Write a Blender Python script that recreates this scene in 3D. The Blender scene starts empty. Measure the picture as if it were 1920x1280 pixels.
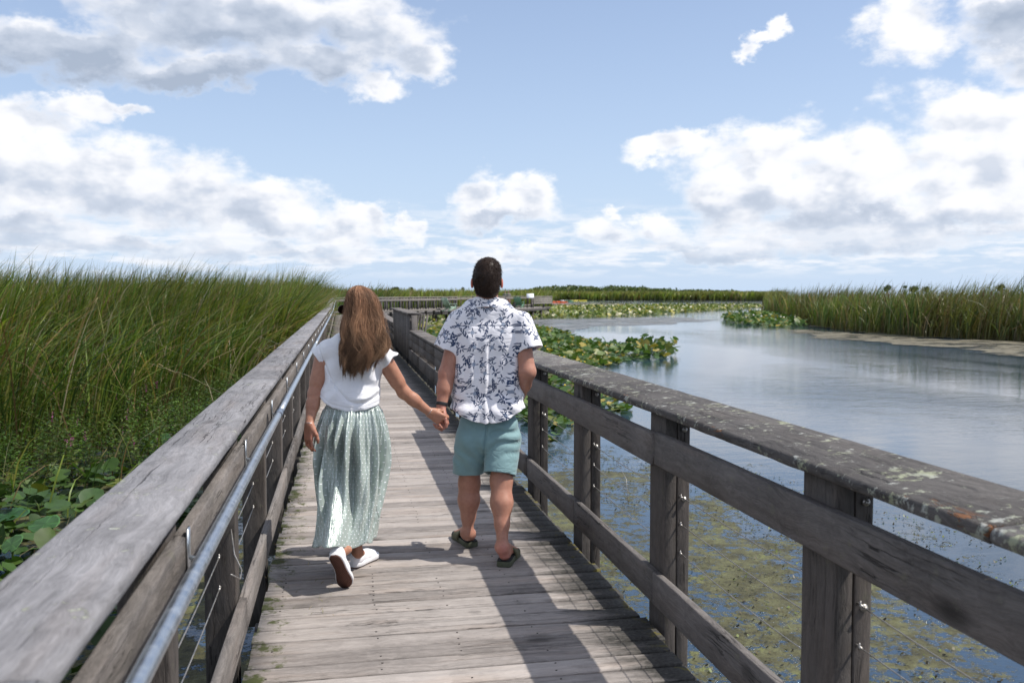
import bpy, math, random
import numpy as np
from mathutils import Vector, Matrix
random.seed(7)
RNG = np.random.default_rng(11)
PI = math.pi
C = bpy.context.scene.collection
FPX = 1680.0; H = 1.63; WZ = -0.70
PSI = math.atan((960 - 642) / FPX * 0.9985); TH = math.atan(91 / FPX)
CP, SP, CT, ST = math.cos(PSI), math.sin(PSI), math.cos(TH), math.sin(TH)

def J(px, py, w):
    """photo pixel + distance ahead -> (u right, w ahead, z) in the viewer-aligned frame"""
    x = (px - 960) / FPX; y = (640 - py) / FPX
    t = w / (CT + y * ST)
    return np.array([x * t, w, H + t * (-ST + y * CT)])
def ground(px, py, z=0.0):
    x = (px - 960) / FPX; y = (640 - py) / FPX
    t = (z - H) / (-ST + y * CT)
    return np.array([x * t, t * (CT + y * ST), z])
def W(p):
    return np.array([p[0] * CP + p[1] * SP, -p[0] * SP + p[1] * CP, p[2]])
def gw(px, py, z=WZ): return W(ground(px, py, z))

# ------------------------------------------------------------------ object helpers
def tag(o, label=None, cat=None, group=None, kind=None):
    if label: o['label'] = label
    if cat: o['category'] = cat
    if group: o['group'] = group
    if kind: o['kind'] = kind
    return o
def empty(name, loc=(0, 0, 0), rz=0.0, label=None, cat=None, group=None, kind=None):
    o = bpy.data.objects.new(name, None); o.empty_display_size = 0.1
    C.objects.link(o); o.location = loc; o.rotation_euler = (0, 0, rz)
    return tag(o, label, cat, group, kind)
def mesh_np(name, V, F, mats, parent=None, col=None, smooth=False, matidx=None, attrs=None):
    """V (n,3); F (m,4) or (m,3) or list of such arrays"""
    me = bpy.data.meshes.new(name)
    Fs = F if isinstance(F, list) else [F]
    Fs = [np.asarray(f, dtype=np.int32) for f in Fs if len(f)]
    V = np.asarray(V, dtype=np.float32)
    me.vertices.add(len(V)); me.vertices.foreach_set('co', V.ravel())
    nl = sum(f.size for f in Fs); npoly = sum(len(f) for f in Fs)
    me.loops.add(nl); me.polygons.add(npoly)
    me.loops.foreach_set('vertex_index', np.concatenate([f.ravel() for f in Fs]))
    tot = np.concatenate([np.full(len(f), f.shape[1], dtype=np.int32) for f in Fs])
    st = np.concatenate([[0], np.cumsum(tot)[:-1]]).astype(np.int32)
    me.polygons.foreach_set('loop_start', st); me.polygons.foreach_set('loop_total', tot)
    if matidx is not None: me.polygons.foreach_set('material_index', np.asarray(matidx, dtype=np.int32))
    me.update(calc_edges=True); me.validate()
    if smooth: me.polygons.foreach_set('use_smooth', np.ones(npoly, dtype=bool))
    if col is not None:
        a = me.color_attributes.new('col', 'FLOAT_COLOR', 'POINT')
        c = np.ones((len(V), 4), dtype=np.float32); c[:, :3] = col
        a.data.foreach_set('color', c.ravel())
    if attrs:
        for k, v in attrs.items():
            a = me.attributes.new(k, 'FLOAT', 'POINT'); a.data.foreach_set('value', np.asarray(v, dtype=np.float32))
    for m in (mats if isinstance(mats, (list, tuple)) else [mats]): me.materials.append(m)
    o = bpy.data.objects.new(name, me); C.objects.link(o)
    if parent: o.parent = parent
    return o

class MB:
    """collects rounded boards, tubes and so on as one mesh"""
    def __init__(s): s.V = []; s.Q = []; s.T = []; s.n = 0; s.R = []
    def add(s, V, Q=(), T=(), rnd=None):
        V = np.asarray(V, float); s.V.append(V)
        if len(Q): s.Q.append(np.asarray(Q, int) + s.n)
        if len(T): s.T.append(np.asarray(T, int) + s.n)
        s.n += len(V)
        s.R.append(np.full(len(V), random.random() if rnd is None else rnd))
    def build(s, name, mat, parent=None, smooth=False, **k):
        V = np.concatenate(s.V); F = []
        if s.Q: F.append(np.concatenate(s.Q))
        if s.T: F.append(np.concatenate(s.T))
        return mesh_np(name, V, F, mat, parent, smooth=smooth, attrs={'rnd': np.concatenate(s.R)}, **k)
    def board(s, a, b, wd, th, up=(0, 0, 1), seg=1, bev=0.004, jit=0.0, rnd=None, jend=0.0):
        """board from a to b (centre line), width wd across, thickness th along up"""
        a = np.asarray(a, float); b = np.asarray(b, float); d = b - a; L = np.linalg.norm(d); d /= L
        up = np.asarray(up, float); up = up - d * up.dot(d); up /= np.linalg.norm(up); sd = np.cross(d, up)
        hw, ht = wd / 2, th / 2; e = bev
        if seg == 1 and jit == 0:
            prof = [(-hw, -ht + e), (-hw, ht - e), (-hw + e, ht), (hw - e, ht), (hw, ht - e), (hw, -ht + e), (hw - e, -ht), (-hw + e, -ht)]
        else:
            e2 = e * .35
            prof = []
            for cx, cy, sx, sy in ((-hw, ht, 1, -1), (hw, ht, -1, -1), (hw, -ht, -1, 1), (-hw, -ht, 1, 1)):
                if cx * cy < 0 : pts = [(cx, cy + sy * e), (cx + sx * e2, cy + sy * e2), (cx + sx * e, cy)]
                else: pts = [(cx + sx * e, cy), (cx + sx * e2, cy + sy * e2), (cx, cy + sy * e)]
                prof += pts
        prof = np.array(prof); m = len(prof); N = seg + 1
        t = np.linspace(0, L, N)
        V = np.zeros((N, m, 3))
        ph = random.random() * 99
        jj = np.array([random.uniform(-1, 1) for _ in range(N * m)]).reshape(N, m) * jit
        if seg > 3:
            for _ in range(1): jj[1:-1] = (jj[:-2] + jj[1:-1] * 2 + jj[2:]) / 3
        sc = 1 + jj / max(hw, 0.02)
        for i in range(N):
            V[i] = a + d * t[i] + np.outer(prof[:, 0] * sc[i], sd) + np.outer(prof[:, 1] * (1 + (sc[i] - 1) * .8), up)
        if jend:
            V[0] -= np.outer(np.array([random.uniform(0, jend) for _ in range(m)]), -d) ; V[-1] -= np.outer(np.array([random.uniform(0, jend) for _ in range(m)]), d)
        V = V.reshape(-1, 3)
        Q = []
        for i in range(N - 1):
            for k in range(m):
                k2 = (k + 1) % m
                Q.append((i * m + k, i * m + k2, (i + 1) * m + k2, (i + 1) * m + k))
        T = []
        base = (N - 1) * m
        for k in range(1, m - 1):
            T.append((0, k + 1, k)); T.append((base, base + k, base + k + 1))
        s.add(V, [q[::-1] for q in Q], [tt[::-1] for tt in T], rnd)
    def tube(s, pts, r, n=10, cap=True, rnd=None):
        pts = np.asarray(pts, float); N = len(pts)
        r = np.broadcast_to(np.asarray(r, float), (N,))
        V = []
        ref = None
        for i in range(N):
            d = pts[min(i + 1, N - 1)] - pts[max(i - 1, 0)]; d = d / (np.linalg.norm(d) + 1e-9)
            if ref is None:
                ref = np.array([0, 0, 1.]) if abs(d[2]) < .9 else np.array([1., 0, 0])
            x = np.cross(d, ref); x /= np.linalg.norm(x) + 1e-9; y = np.cross(x, d); ref = y
            an = np.arange(n) / n * 2 * PI
            V.append(pts[i] + r[i] * (np.outer(np.cos(an), x) + np.outer(np.sin(an), y)))
        V = np.concatenate(V); Q = []; T = []
        for i in range(N - 1):
            for k in range(n):
                k2 = (k + 1) % n; Q.append((i * n + k, (i + 1) * n + k, (i + 1) * n + k2, i * n + k2))
        if cap:
            b = (N - 1) * n
            for k in range(1, n - 1): T.append((0, k, k + 1)); T.append((b, b + k + 1, b + k))
        s.add(V, Q, T, rnd)
    def blob(s, c, r, nu=10, nv=7, rnd=None):
        c = np.asarray(c, float); r = np.broadcast_to(np.asarray(r, float), (3,)); V = [c + [0, 0, r[2]]]
        for i in range(1, nv):
            p = PI * i / nv
            for k in range(nu):
                a = 2 * PI * k / nu
                V.append(c + r * [math.sin(p) * math.cos(a), math.sin(p) * math.sin(a), math.cos(p)])
        V.append(c - [0, 0, r[2]]); Q = []; T = []
        for k in range(nu): T.append((0, 1 + k, 1 + (k + 1) % nu))
        for i in range(nv - 2):
            for k in range(nu):
                k2 = (k + 1) % nu; Q.append((1 + i * nu + k, 1 + (i + 1) * nu + k, 1 + (i + 1) * nu + k2, 1 + i * nu + k2))
        b = 1 + (nv - 2) * nu; e = len(V) - 1
        for k in range(nu): T.append((b + k, e, b + (k + 1) % nu))
        s.add(V, Q, T, rnd)

# ------------------------------------------------------------------ node helpers
class NT:
    def __init__(s, tree): s.t = tree; s.N = tree.nodes; s.L = tree.links
    def n(s, ty, **k):
        x = s.N.new(ty)
        for a, b in k.items(): setattr(x, a, b)
        return x
    def inp(s, node, key, v):
        if v is None: return
        sk = node.inputs[key]
        if isinstance(v, bpy.types.NodeSocket): s.L.new(v, sk)
        else: sk.default_value = v
    def m(s, op, a, b=None, c=None, clamp=False):
        x = s.n('ShaderNodeMath', operation=op, use_clamp=clamp)
        s.inp(x, 0, a); s.inp(x, 1, b); s.inp(x, 2, c); return x.outputs[0]
    def vm(s, op, a, b=None, out=0, sc=None):
        x = s.n('ShaderNodeVectorMath', operation=op); s.inp(x, 0, a); s.inp(x, 1, b)
        if sc is not None: s.inp(x, 3, sc)
        return x.outputs[out]
    def noise(s, vec, scale, detail=5, rough=.55, dist=0, out=0, dim='3D'):
        x = s.n('ShaderNodeTexNoise', noise_dimensions=dim); s.inp(x, 'Vector', vec)
        s.inp(x, 'Scale', scale); s.inp(x, 'Detail', detail); s.inp(x, 'Roughness', rough); s.inp(x, 'Distortion', dist)
        return x.outputs[out]
    def vor(s, vec, scale, feature='F1', out=0, rand=1):
        x = s.n('ShaderNodeTexVoronoi', feature=feature); s.inp(x, 'Vector', vec); s.inp(x, 'Scale', scale); s.inp(x, 'Randomness', rand)
        return x.outputs[out]
    def map(s, v, a, b, c=0., d=1., smooth=False):
        x = s.n('ShaderNodeMapRange', clamp=True)
        if smooth: x.interpolation_type = 'SMOOTHSTEP'
        s.inp(x, 0, v); s.inp(x, 1, a); s.inp(x, 2, b); s.inp(x, 3, c); s.inp(x, 4, d); return x.outputs[0]
    def mix(s, f, a, b, mode='MIX'):
        x = s.n('ShaderNodeMix', data_type='RGBA', blend_type=mode)
        s.inp(x, 0, f); s.inp(x, 6, c4(a)); s.inp(x, 7, c4(b)); return x.outputs[2]
    def ramp(s, v, stops):
        x = s.n('ShaderNodeValToRGB'); s.inp(x, 0, v); e = x.color_ramp.elements
        e[0].position, e[0].color = stops[0][0], c4(stops[0][1]); e[1].position, e[1].color = stops[1][0], c4(stops[1][1])
        for p, c in stops[2:]:
            q = e.new(p); q.color = c4(c)
        return x.outputs[0]
    def bump(s, h, strength=.4, dist=.01, normal=None):
        x = s.n('ShaderNodeBump'); s.inp(x, 'Height', h); s.inp(x, 'Strength', strength); s.inp(x, 'Distance', dist)
        if normal is not None: s.inp(x, 'Normal', normal)
        return x.outputs[0]
    def comb(s, x, y, z):
        q = s.n('ShaderNodeCombineXYZ'); s.inp(q, 0, x); s.inp(q, 1, y); s.inp(q, 2, z); return q.outputs[0]
    def sep(s, v):
        q = s.n('ShaderNodeSeparateXYZ'); s.inp(q, 0, v); return q.outputs
    def attr(s, name, out='Fac'):
        x = s.n('ShaderNodeAttribute', attribute_name=name); return x.outputs[out]
    def obj(s): return s.n('ShaderNodeTexCoord').outputs['Object']
def c4(c):
    if isinstance(c, bpy.types.NodeSocket): return c
    if isinstance(c, (int, float)): return (c, c, c, 1)
    return tuple(c) if len(c) == 4 else tuple(c) + (1,)
def material(name):
    m = bpy.data.materials.new(name); m.use_nodes = True; t = NT(m.node_tree)
    b = m.node_tree.nodes['Principled BSDF']; return m, t, b
def simple(name, col, rough=.6, metal=0, bump=None, spec=.5, var=.12, vs=20):
    m, t, b = material(name); p = t.obj()
    n = t.noise(p, vs, 5)
    t.inp(b, 'Base Color', t.mix(t.map(n, .3, .7), tuple(x * (1 - var) for x in col), tuple(min(1, x * (1 + var)) for x in col)))
    t.inp(b, 'Roughness', rough); t.inp(b, 'Metallic', metal); t.inp(b, 'Specular IOR Level', spec)
    if bump: t.inp(b, 'Normal', t.bump(t.noise(p, bump[0], 4), bump[1], bump[2]))
    return m

# ------------------------------------------------------------------ weathered wood
def wood(name, axis, dark, light, lichen=0, stain=None, crack=1.0, rough=.85, chips=False, fine=1.0, moss=0, soft=1.0):
    m, t, b = material(name)
    p = t.obj(); r = t.attr('rnd')
    s = {'X': (1, 14, 14), 'Y': (14, 1, 14), 'Z': (14, 14, 1)}[axis]
    off = t.vm('SCALE', t.comb(37.1, 91.7, 53.3), sc=r)
    q = t.vm('ADD', p, off)
    qs = t.vm('MULTIPLY', q, tuple(x * 1.0 for x in s))
    warp = t.noise(q, 3, 3, out=1)
    qs2 = t.vm('ADD', qs, t.vm('SCALE', t.vm('SUBTRACT', warp, (.5, .5, .5)), sc=1.4))
    g1 = t.noise(qs2, 3.0 * fine, 9, .68)
    g2 = t.noise(qs2, 14 * fine, 5, .6)
    big = t.noise(q, 2.2, 4, .6)
    v = t.m('ADD', t.m('MULTIPLY', g1, .55), t.m('ADD', t.m('MULTIPLY', g2, .25), t.m('MULTIPLY', big, .3)))
    v = t.m('ADD', t.m('ADD', t.m('MULTIPLY', t.m('SUBTRACT', v, .55), soft), .55), t.m('MULTIPLY', t.m('SUBTRACT', r, .5), .17 if soft == 1 else .20))
    warm = t.map(t.noise(t.vm('MULTIPLY', q, tuple(1.0 if x == 1 else .4 * x for x in s)), 1.6, 3), .50, .70)
    col = t.mix(t.map(v, .36, .74), dark, light)
    col = t.mix(t.m('MULTIPLY', warm, .28), col, t.vm('MULTIPLY', col, (1.08, .90, .76)))
    # knots
    kd = t.vor(t.vm('MULTIPLY', q, tuple((.45 if x == 1 else 1.0) for x in s)), 3.0)
    knot = t.map(kd, .13, .04)
    col = t.mix(t.m('MULTIPLY', knot, .75), col, tuple(x * .28 for x in dark))
    # cracks
    qc = t.vm('ADD', t.vm('MULTIPLY', qs, tuple(.8 if x > 1 else .25 for x in s)), t.vm('SCALE', t.vm('SUBTRACT', warp, (.5, .5, .5)), sc=.35))
    c0 = t.noise(qc, 1.6, 4, .55)
    cr = t.map(t.m('ABSOLUTE', t.m('SUBTRACT', c0, .5)), .0, .012, 1, 0)
    cm = t.map(t.noise(q, 1.7, 2), .48, .6)
    cr = t.m('MULTIPLY', cr, cm)
    col = t.mix(t.m('MULTIPLY', cr, .85 * crack), col, tuple(x * .2 for x in dark))
    # dull blotches and damp
    bl = t.map(t.noise(q, 6, 5, .7), .55, .75)
    col = t.mix(t.m('MULTIPLY', bl, .35), col, tuple(x * .55 for x in dark))
    h = t.m('ADD', g1, t.m('ADD', t.m('MULTIPLY', g2, .4), t.m('MULTIPLY', cr, -1.2)))
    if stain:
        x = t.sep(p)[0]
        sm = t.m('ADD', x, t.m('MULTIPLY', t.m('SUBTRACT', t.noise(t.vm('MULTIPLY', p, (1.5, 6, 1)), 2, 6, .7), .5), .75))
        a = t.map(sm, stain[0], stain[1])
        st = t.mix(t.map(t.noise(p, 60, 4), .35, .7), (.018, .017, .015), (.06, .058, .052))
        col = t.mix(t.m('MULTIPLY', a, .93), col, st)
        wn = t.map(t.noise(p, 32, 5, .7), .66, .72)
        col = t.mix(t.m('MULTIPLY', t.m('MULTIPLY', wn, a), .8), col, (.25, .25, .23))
        mo = t.map(t.m('ADD', t.noise(p, 12, 5, .65), t.map(x, 1.32, 1.46, 0, .16)), .68, .76)
        col = t.mix(t.m('MULTIPLY', mo, t.map(x, 1.1, 1.3)), col, (.10, .085, .02))
        ml = t.map(t.m('ADD', t.noise(p, 9, 6, .7), t.map(x, -.1, -.43, 0, .25)), .70, .8)
        col = t.mix(t.m('MULTIPLY', ml, t.map(x, .15, -.3)), col, (.075, .085, .03))
    if lichen:
        l1 = t.noise(q, 26, 7, .72); l2 = t.noise(q, 5, 3)
        lv = t.map(t.m('ADD', l1, t.m('MULTIPLY', l2, .35)), .80 - lichen * .06, .87 - lichen * .06)
        lc = t.mix(t.map(t.noise(q, 11, 2), .4, .6), (.33, .35, .24), (.42, .43, .40))
        col = t.mix(t.m('MULTIPLY', lv, .85), col, lc)
        h = t.m('ADD', h, t.m('MULTIPLY', lv, .5))
    if moss:
        z = t.sep(p)[2]
        mv = t.map(t.noise(q, 14, 6, .7), .60, .68)
        col = t.mix(t.m('MULTIPLY', mv, moss), col, (.17, .17, .11))
    if chips:
        ch = t.map(t.noise(t.vm('MULTIPLY', q, (1, .35, 1)), 7.5, 6, .7), .615, .64)
        ed = t.map(t.sep(p)[0], 1.545, 1.505)
        ch = t.m('MULTIPLY', ch, ed)
        cc = t.mix(t.noise(q, 60, 4), (.10, .035, .015), (.34, .17, .085))
        col = t.mix(ch, col, cc); h = t.m('ADD', h, t.m('MULTIPLY', ch, -1.5))
    t.inp(b, 'Base Color', col); t.inp(b, 'Roughness', t.map(g1, .3, .7, rough - .1, rough + .1)); t.inp(b, 'Specular IOR Level', .3)
    t.inp(b, 'Normal', t.bump(h, .75, .006))
    return m
M = {}
M['deck'] = wood('weathered deck wood', 'X', (.140, .124, .114), (.47, .425, .395), stain=(1.08, 1.32), crack=.6, soft=.8)
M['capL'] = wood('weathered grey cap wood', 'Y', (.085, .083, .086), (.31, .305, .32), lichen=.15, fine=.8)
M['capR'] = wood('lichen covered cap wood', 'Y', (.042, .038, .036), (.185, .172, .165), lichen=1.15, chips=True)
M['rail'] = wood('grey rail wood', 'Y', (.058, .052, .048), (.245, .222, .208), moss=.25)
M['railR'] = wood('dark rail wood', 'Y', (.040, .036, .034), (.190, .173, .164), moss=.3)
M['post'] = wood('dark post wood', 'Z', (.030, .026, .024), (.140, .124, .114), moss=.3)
M['far'] = wood('pale grey wood', 'X', (.13, .12, .11), (.34, .31, .29))
M['farp'] = wood('dark grey baluster wood', 'Z', (.04, .038, .036), (.12, .11, .105))

def steel(name, rough=.38, col=(.62, .66, .70)):
    m, t, b = material(name); p = t.obj()
    n = t.noise(p, 30, 5); v = t.vor(p, 90, out=1)
    t.inp(b, 'Base Color', t.mix(t.map(t.sep(v)[0], 0, 1, 0, .35), t.mix(n, tuple(x * .8 for x in col), col), tuple(x * .7 for x in col))); t.inp(b, 'Metallic', 1)
    t.inp(b, 'Roughness', t.map(n, .3, .7, rough - .08, rough + .12)); return m
M['pipe'] = steel('galvanised steel')
M['wire'] = steel('thin steel wire', .5, (.5, .48, .46))
# ------------------------------------------------------------------ world: sky with clouds
SUN = np.array([0.55, -0.16, 0.833]); SUN /= np.linalg.norm(SUN)
def build_world():
    w = bpy.data.worlds.new('World'); bpy.context.scene.world = w; w.use_nodes = True
    t = NT(w.node_tree); t.N.clear()
    out = t.n('ShaderNodeOutputWorld'); bg = t.n('ShaderNodeBackground')
    sky = t.n('ShaderNodeTexSky', sky_type='NISHITA'); sky.sun_disc = False
    sky.sun_elevation = math.asin(SUN[2]); sky.sun_rotation = math.atan2(SUN[0], SUN[1])
    sky.altitude = 100; sky.air_density = 1.0; sky.dust_density = 1.2; sky.ozone_density = 1.6
    g = t.n('ShaderNodeTexCoord').outputs['Generated']
    d = t.vm('NORMALIZE', g); x, y, z = t.sep(d)
    az = t.m('MULTIPLY', t.m('ARCTAN2', x, y), 57.2958); el = t.m('MULTIPLY', t.m('ARCSINE', z), 57.2958)
    P = t.comb(az, el, 0.0)
    # cumulus get flatter towards the horizon
    n3 = t.vm('MULTIPLY', P, (1.0, 1.55, 1.0))
    w1 = t.noise(n3, .11, 3, .5, out=1); w2 = t.noise(n3, .5, 5, .62, out=1)
    Pw = t.vm('ADD', P, t.vm('SCALE', t.vm('SUBTRACT', w1, (.5, .5, .5)), sc=4.2))
    Pw = t.vm('ADD', Pw, t.vm('SCALE', t.vm('SUBTRACT', w2, (.5, .5, .5)), sc=2.6))
    fb = t.noise(n3, .36, 9, .56)
    fb2 = t.noise(t.vm('ADD', n3, (0.55, 1.0, 0)), .36, 6, .5)
    blobs = [ # px, py, rx, ry, greyness
        (440, 20, 330, 105, .9), (150, 95, 190, 55, 1.1), (680, 50, 150, 85, .55), (775, 110, 75, 42, .0), (708, 165, 55, 38, .1), (590, 125, 120, 40, .7), (350, 128, 190, 34, 1.0),
        (30, 235, 150, 50, .2), (160, 205, 80, 30, .3), (232, 212, 36, 18, .25),
        (60, 330, 150, 85, .5), (190, 345, 145, 78, .4), (350, 365, 135, 78, .5), (490, 405, 135, 62, .45), (630, 432, 105, 50, .4), (60, 430, 160, 55, .8), (300, 455, 260, 30, .4), (560, 470, 240, 26, .35),
        (885, 375, 48, 48, .25), (985, 378, 62, 46, .25), (935, 410, 105, 25, .6), (925, 468, 140, 20, .25),
        (1270, 278, 105, 34, .0), (1440, 300, 170, 70, .1), (1400, 370, 150, 75, .55), (1600, 330, 190, 90, .15), (1830, 330, 210, 110, .25), (1840, 215, 150, 70, .1), (1960, 240, 150, 130, .1), (1640, 425, 380, 45, .55), (1560, 375, 160, 60, .6),
        (1690, 55, 78, 72, .05), (1895, 15, 110, 50, 1.1), (1960, 80, 120, 60, .4),
        (1398, 105, 30, 22, 0), (1432, 82, 34, 14, 0), (1462, 60, 22, 26, 0), (1142, 398, 22, 20, .1), (1118, 440, 62, 32, .3), (1225, 430, 55, 30, .3), (1320, 455, 200, 24, .4), (700, 412, 46, 30, .2), (770, 425, 30, 25, .2)]
    fld = None; sw = None; sg = None
    for (px, py, rx, ry, gr) in blobs:
        a = W(J(px, py, 1.0)) - np.array([0, 0, H]); a /= np.linalg.norm(a)
        ca, ce = math.degrees(math.atan2(a[0], a[1])), math.degrees(math.asin(a[2]))
        k = 1 / 29.5
        q = t.vm('MULTIPLY', t.vm('SUBTRACT', Pw, (ca, ce, 0)), (1 / (rx * k), 1 / (ry * k), 0))
        dd = t.m('SUBTRACT', 1.0, t.vm('LENGTH', q, out=1))
        fld = dd if fld is None else t.m('SMOOTH_MAX', fld, dd, .12)
        wgt = t.m('MAXIMUM', t.m('ADD', dd, .35), 0.0005)
        ly = t.sep(q)[1]
        gv = t.m('MULTIPLY', wgt, t.m('MULTIPLY', t.map(ly, .75, -.75), gr))
        sw = wgt if sw is None else t.m('ADD', sw, wgt)
        sg = gv if sg is None else t.m('ADD', sg, gv)
    grey = t.m('DIVIDE', sg, sw)
    # everything outside the mapped clouds: scattered cumulus for the rest of the sky
    dsc = t.m('ADD', el, 9.0)
    pl = t.comb(t.m('DIVIDE', t.m('MULTIPLY', az, 2.2), 1.0), t.m('DIVIDE', -520.0, t.m('MAXIMUM', dsc, 2.0)), 0.0)
    gen = t.noise(pl, .16, 8, .62)
    outside = t.m('MAXIMUM', t.map(t.m('ABSOLUTE', t.m('SUBTRACT', az, math.degrees(PSI))), 33, 42), t.map(el, 22, 30))
    genf = t.m('SUBTRACT', t.m('MULTIPLY', t.m('SUBTRACT', gen, .5), 4.0), t.map(outside, 0, 1, 1.6, -.1))
    # low rows of small cumulus above the horizon
    low = t.noise(t.comb(t.m('MULTIPLY', az, .42), t.m('MULTIPLY', el, 2.3), 3.0), .9, 8, .6)
    lowm = t.m('MULTIPLY', t.map(el, .8, 1.8), t.map(el, 6.0, 3.4))
    lowf = t.m('MULTIPLY', t.m('ADD', t.m('MULTIPLY', t.m('SUBTRACT', low, .5), 3.2), .12), 1.0)
    lowd = t.m('MULTIPLY', t.map(lowf, -.05, .5), lowm)
    f2 = t.m('MAXIMUM', fld, genf)
    f2 = t.m('ADD', f2, t.m('MULTIPLY', t.m('SUBTRACT', fb, .5), 1.65))
    dens = t.map(f2, -.09, .50, smooth=True)
    f3 = t.m('ADD', t.m('MAXIMUM', fld, genf), t.m('MULTIPLY', t.m('SUBTRACT', fb2, .5), 1.45))
    # self shading: thicker towards the sun (up and right) means darker here
    fa = t.noise(n3, .36, 3, .5); fc = t.noise(t.vm('ADD', n3, (0.9, 1.4, 0)), .36, 3, .5)
    sh = t.map(t.m('SUBTRACT', fc, fa), -.16, .20)
    lit = t.m('ADD', t.m('MULTIPLY', sh, .44), t.m('MULTIPLY', grey, 1.15))
    lit = t.m('MULTIPLY', lit, t.map(f2, .05, .6, .35, 1))
    ccol = t.ramp(lit, [(0.0, (1.03, 1.03, 1.04)), (1.0, (.40, .47, .59)), (.30, (.93, .94, .98)), (.60, (.60, .66, .77))])
    skyc = t.vm('MULTIPLY', sky.outputs[0], (.122, .123, .137))
    # thin summer haze whitens the lower sky
    hz = t.m('POWER', t.m('SUBTRACT', 1.0, t.m('MAXIMUM', t.m('MINIMUM', t.m('DIVIDE', el, 34.0), 1.0), 0.0)), 2.0)
    skyc = t.mix(t.m('MULTIPLY', t.m('ADD', t.m('MULTIPLY', hz, .68), .20), 1.0), skyc, (.60, .75, .96))
    colr = t.mix(t.m('MULTIPLY', lowd, .9), skyc, (.88, .91, .97))
    colr = t.mix(t.m('MULTIPLY', dens, t.map(el, -.5, 4.5, .25, .97)), colr, ccol)
    below = t.map(z, -.02, 0.0)
    colr = t.mix(t.m('SUBTRACT', 1.0, below), colr, (.25, .3, .28))
    t.inp(bg, 'Color', colr); t.inp(bg, 'Strength', .86)
    t.L.new(bg.outputs[0], out.inputs[0])
    w.cycles.sampling_method = 'MANUAL'; w.cycles.sample_map_resolution = 512
build_world()
sd = bpy.data.lights.new('sun', 'SUN'); sd.energy = 4.0; sd.angle = math.radians(.53); sd.color = (1, .95, .87)
so = bpy.data.objects.new('sun', sd); C.objects.link(so); so.location = (20, 0, 40)
so.rotation_euler = Vector(SUN).to_track_quat('Z', 'Y').to_euler()
cd = bpy.data.cameras.new('camera'); co = bpy.data.objects.new('camera', cd); C.objects.link(co)
co.location = (0, 0, H); co.rotation_euler = (PI / 2 - TH, 0, -PSI)
cd.sensor_width = 36; cd.lens = FPX / 1920 * 36; cd.clip_end = 6000; cd.clip_start = .05
cd.dof.use_dof = True; cd.dof.focus_distance = 5.35; cd.dof.aperture_fstop = 4.5
S = bpy.context.scene; S.camera = co
S.view_settings.view_transform = 'Standard'; S.view_settings.look = 'None'; S.view_settings.exposure = .3; S.view_settings.gamma = 1
S.cycles.max_bounces = 8; S.cycles.transparent_max_bounces = 8; S.cycles.use_denoising = True
S.cycles.caustics_reflective = False; S.cycles.caustics_refractive = False

# ------------------------------------------------------------------ water and marsh floor
def water_mat():
    m, t, b = material('pond water')
    p = t.obj(); x, y, z = t.sep(p)
    wp = t.noise(t.vm('MULTIPLY', p, (1, .45, 1)), .09, 4, .55)
    calm = t.map(wp, .45, .62)
    r1 = t.noise(t.vm('MULTIPLY', p, (1.0, 1.6, 1)), 3.4, 5, .6, .4)
    r2 = t.noise(t.vm('MULTIPLY', p, (1.0, 2.2, 1)), 14, 3, .5, .3)
    r0_ = t.noise(t.vm('MULTIPLY', p, (1.0, 2.4, 1)), .8, 3, .5, .5); h = t.m('ADD', t.m('MULTIPLY', r0_, 1.4), t.m('ADD', t.m('MULTIPLY', r1, .7), t.m('MULTIPLY', r2, .3)))
    # floating algae and weed beside the boardwalk
    near = t.m('MAXIMUM', t.map(t.m('SUBTRACT', x, t.map(y, 0, 14, 0, -.9)), 8.6, 4.0), 0.0)
    near = t.m('MULTIPLY', near, t.map(y, 16, 11.0, .3, 1))
    left = t.map(x, .2, -.4); near = t.m('MAXIMUM', near, left)
    a1 = t.noise(p, 1.15, 6, .62, .6); a2 = t.noise(p, 9, 7, .72); a3 = t.noise(t.vm('ADD', p, (5, 5, 5)), 30, 4, .7)
    av = t.m('ADD', t.m('MULTIPLY', a1, .52), t.m('ADD', t.m('MULTIPLY', a2, .52), t.m('MULTIPLY', a3, .22)))
    thr = t.map(near, 0, 1, .90, .606)
    alg = t.map(t.m('SUBTRACT', av, thr), -.012, .03)
    acol = t.ramp(t.noise(p, 5, 7, .7), [(.3, (.030, .028, .014)), (.72, (.17, .19, .055)), (.48, (.080, .076, .034)), (.6, (.125, .125, .058))])
    dk = t.map(t.noise(p, 42, 5, .7), .55, .66)
    acol = t.mix(t.m('MULTIPLY', dk, .8), acol, (.022, .018, .01))
    base = t.mix(alg, (.030, .055, .090), acol)
    t.inp(b, 'Base Color', base); t.inp(b, 'Specular IOR Level', t.map(alg, 0, 1, .5, .25)); t.inp(b, 'IOR', 1.43)
    t.inp(b, 'Roughness', t.map(alg, 0, 1, .035, .55))
    hh = t.m('ADD', t.m('MULTIPLY', h, t.map(calm, 0, 1, .2, 1.1)), t.m('MULTIPLY', t.m('MULTIPLY', alg, a3), 1.2))
    t.inp(b, 'Normal', t.bump(hh, .5, .026))
    return m
M['water'] = water_mat()
def FU(px, w): return W(np.array([(px - 960) / FPX * w, w, 0.0]))[:2]
def grid_plane(name, x0, x1, y0, y1, z, mat, kind='structure', parent=None):
    return tag(mesh_np(name, [(x0, y0, z), (x1, y0, z), (x1, y1, z), (x0, y1, z)], np.array([[0, 1, 2, 3]]), mat, parent), kind=kind)
grid_plane('water', -2500, 2500, -400, 4500, WZ, M['water'])
mud, t, b = material('marsh mud')
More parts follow.
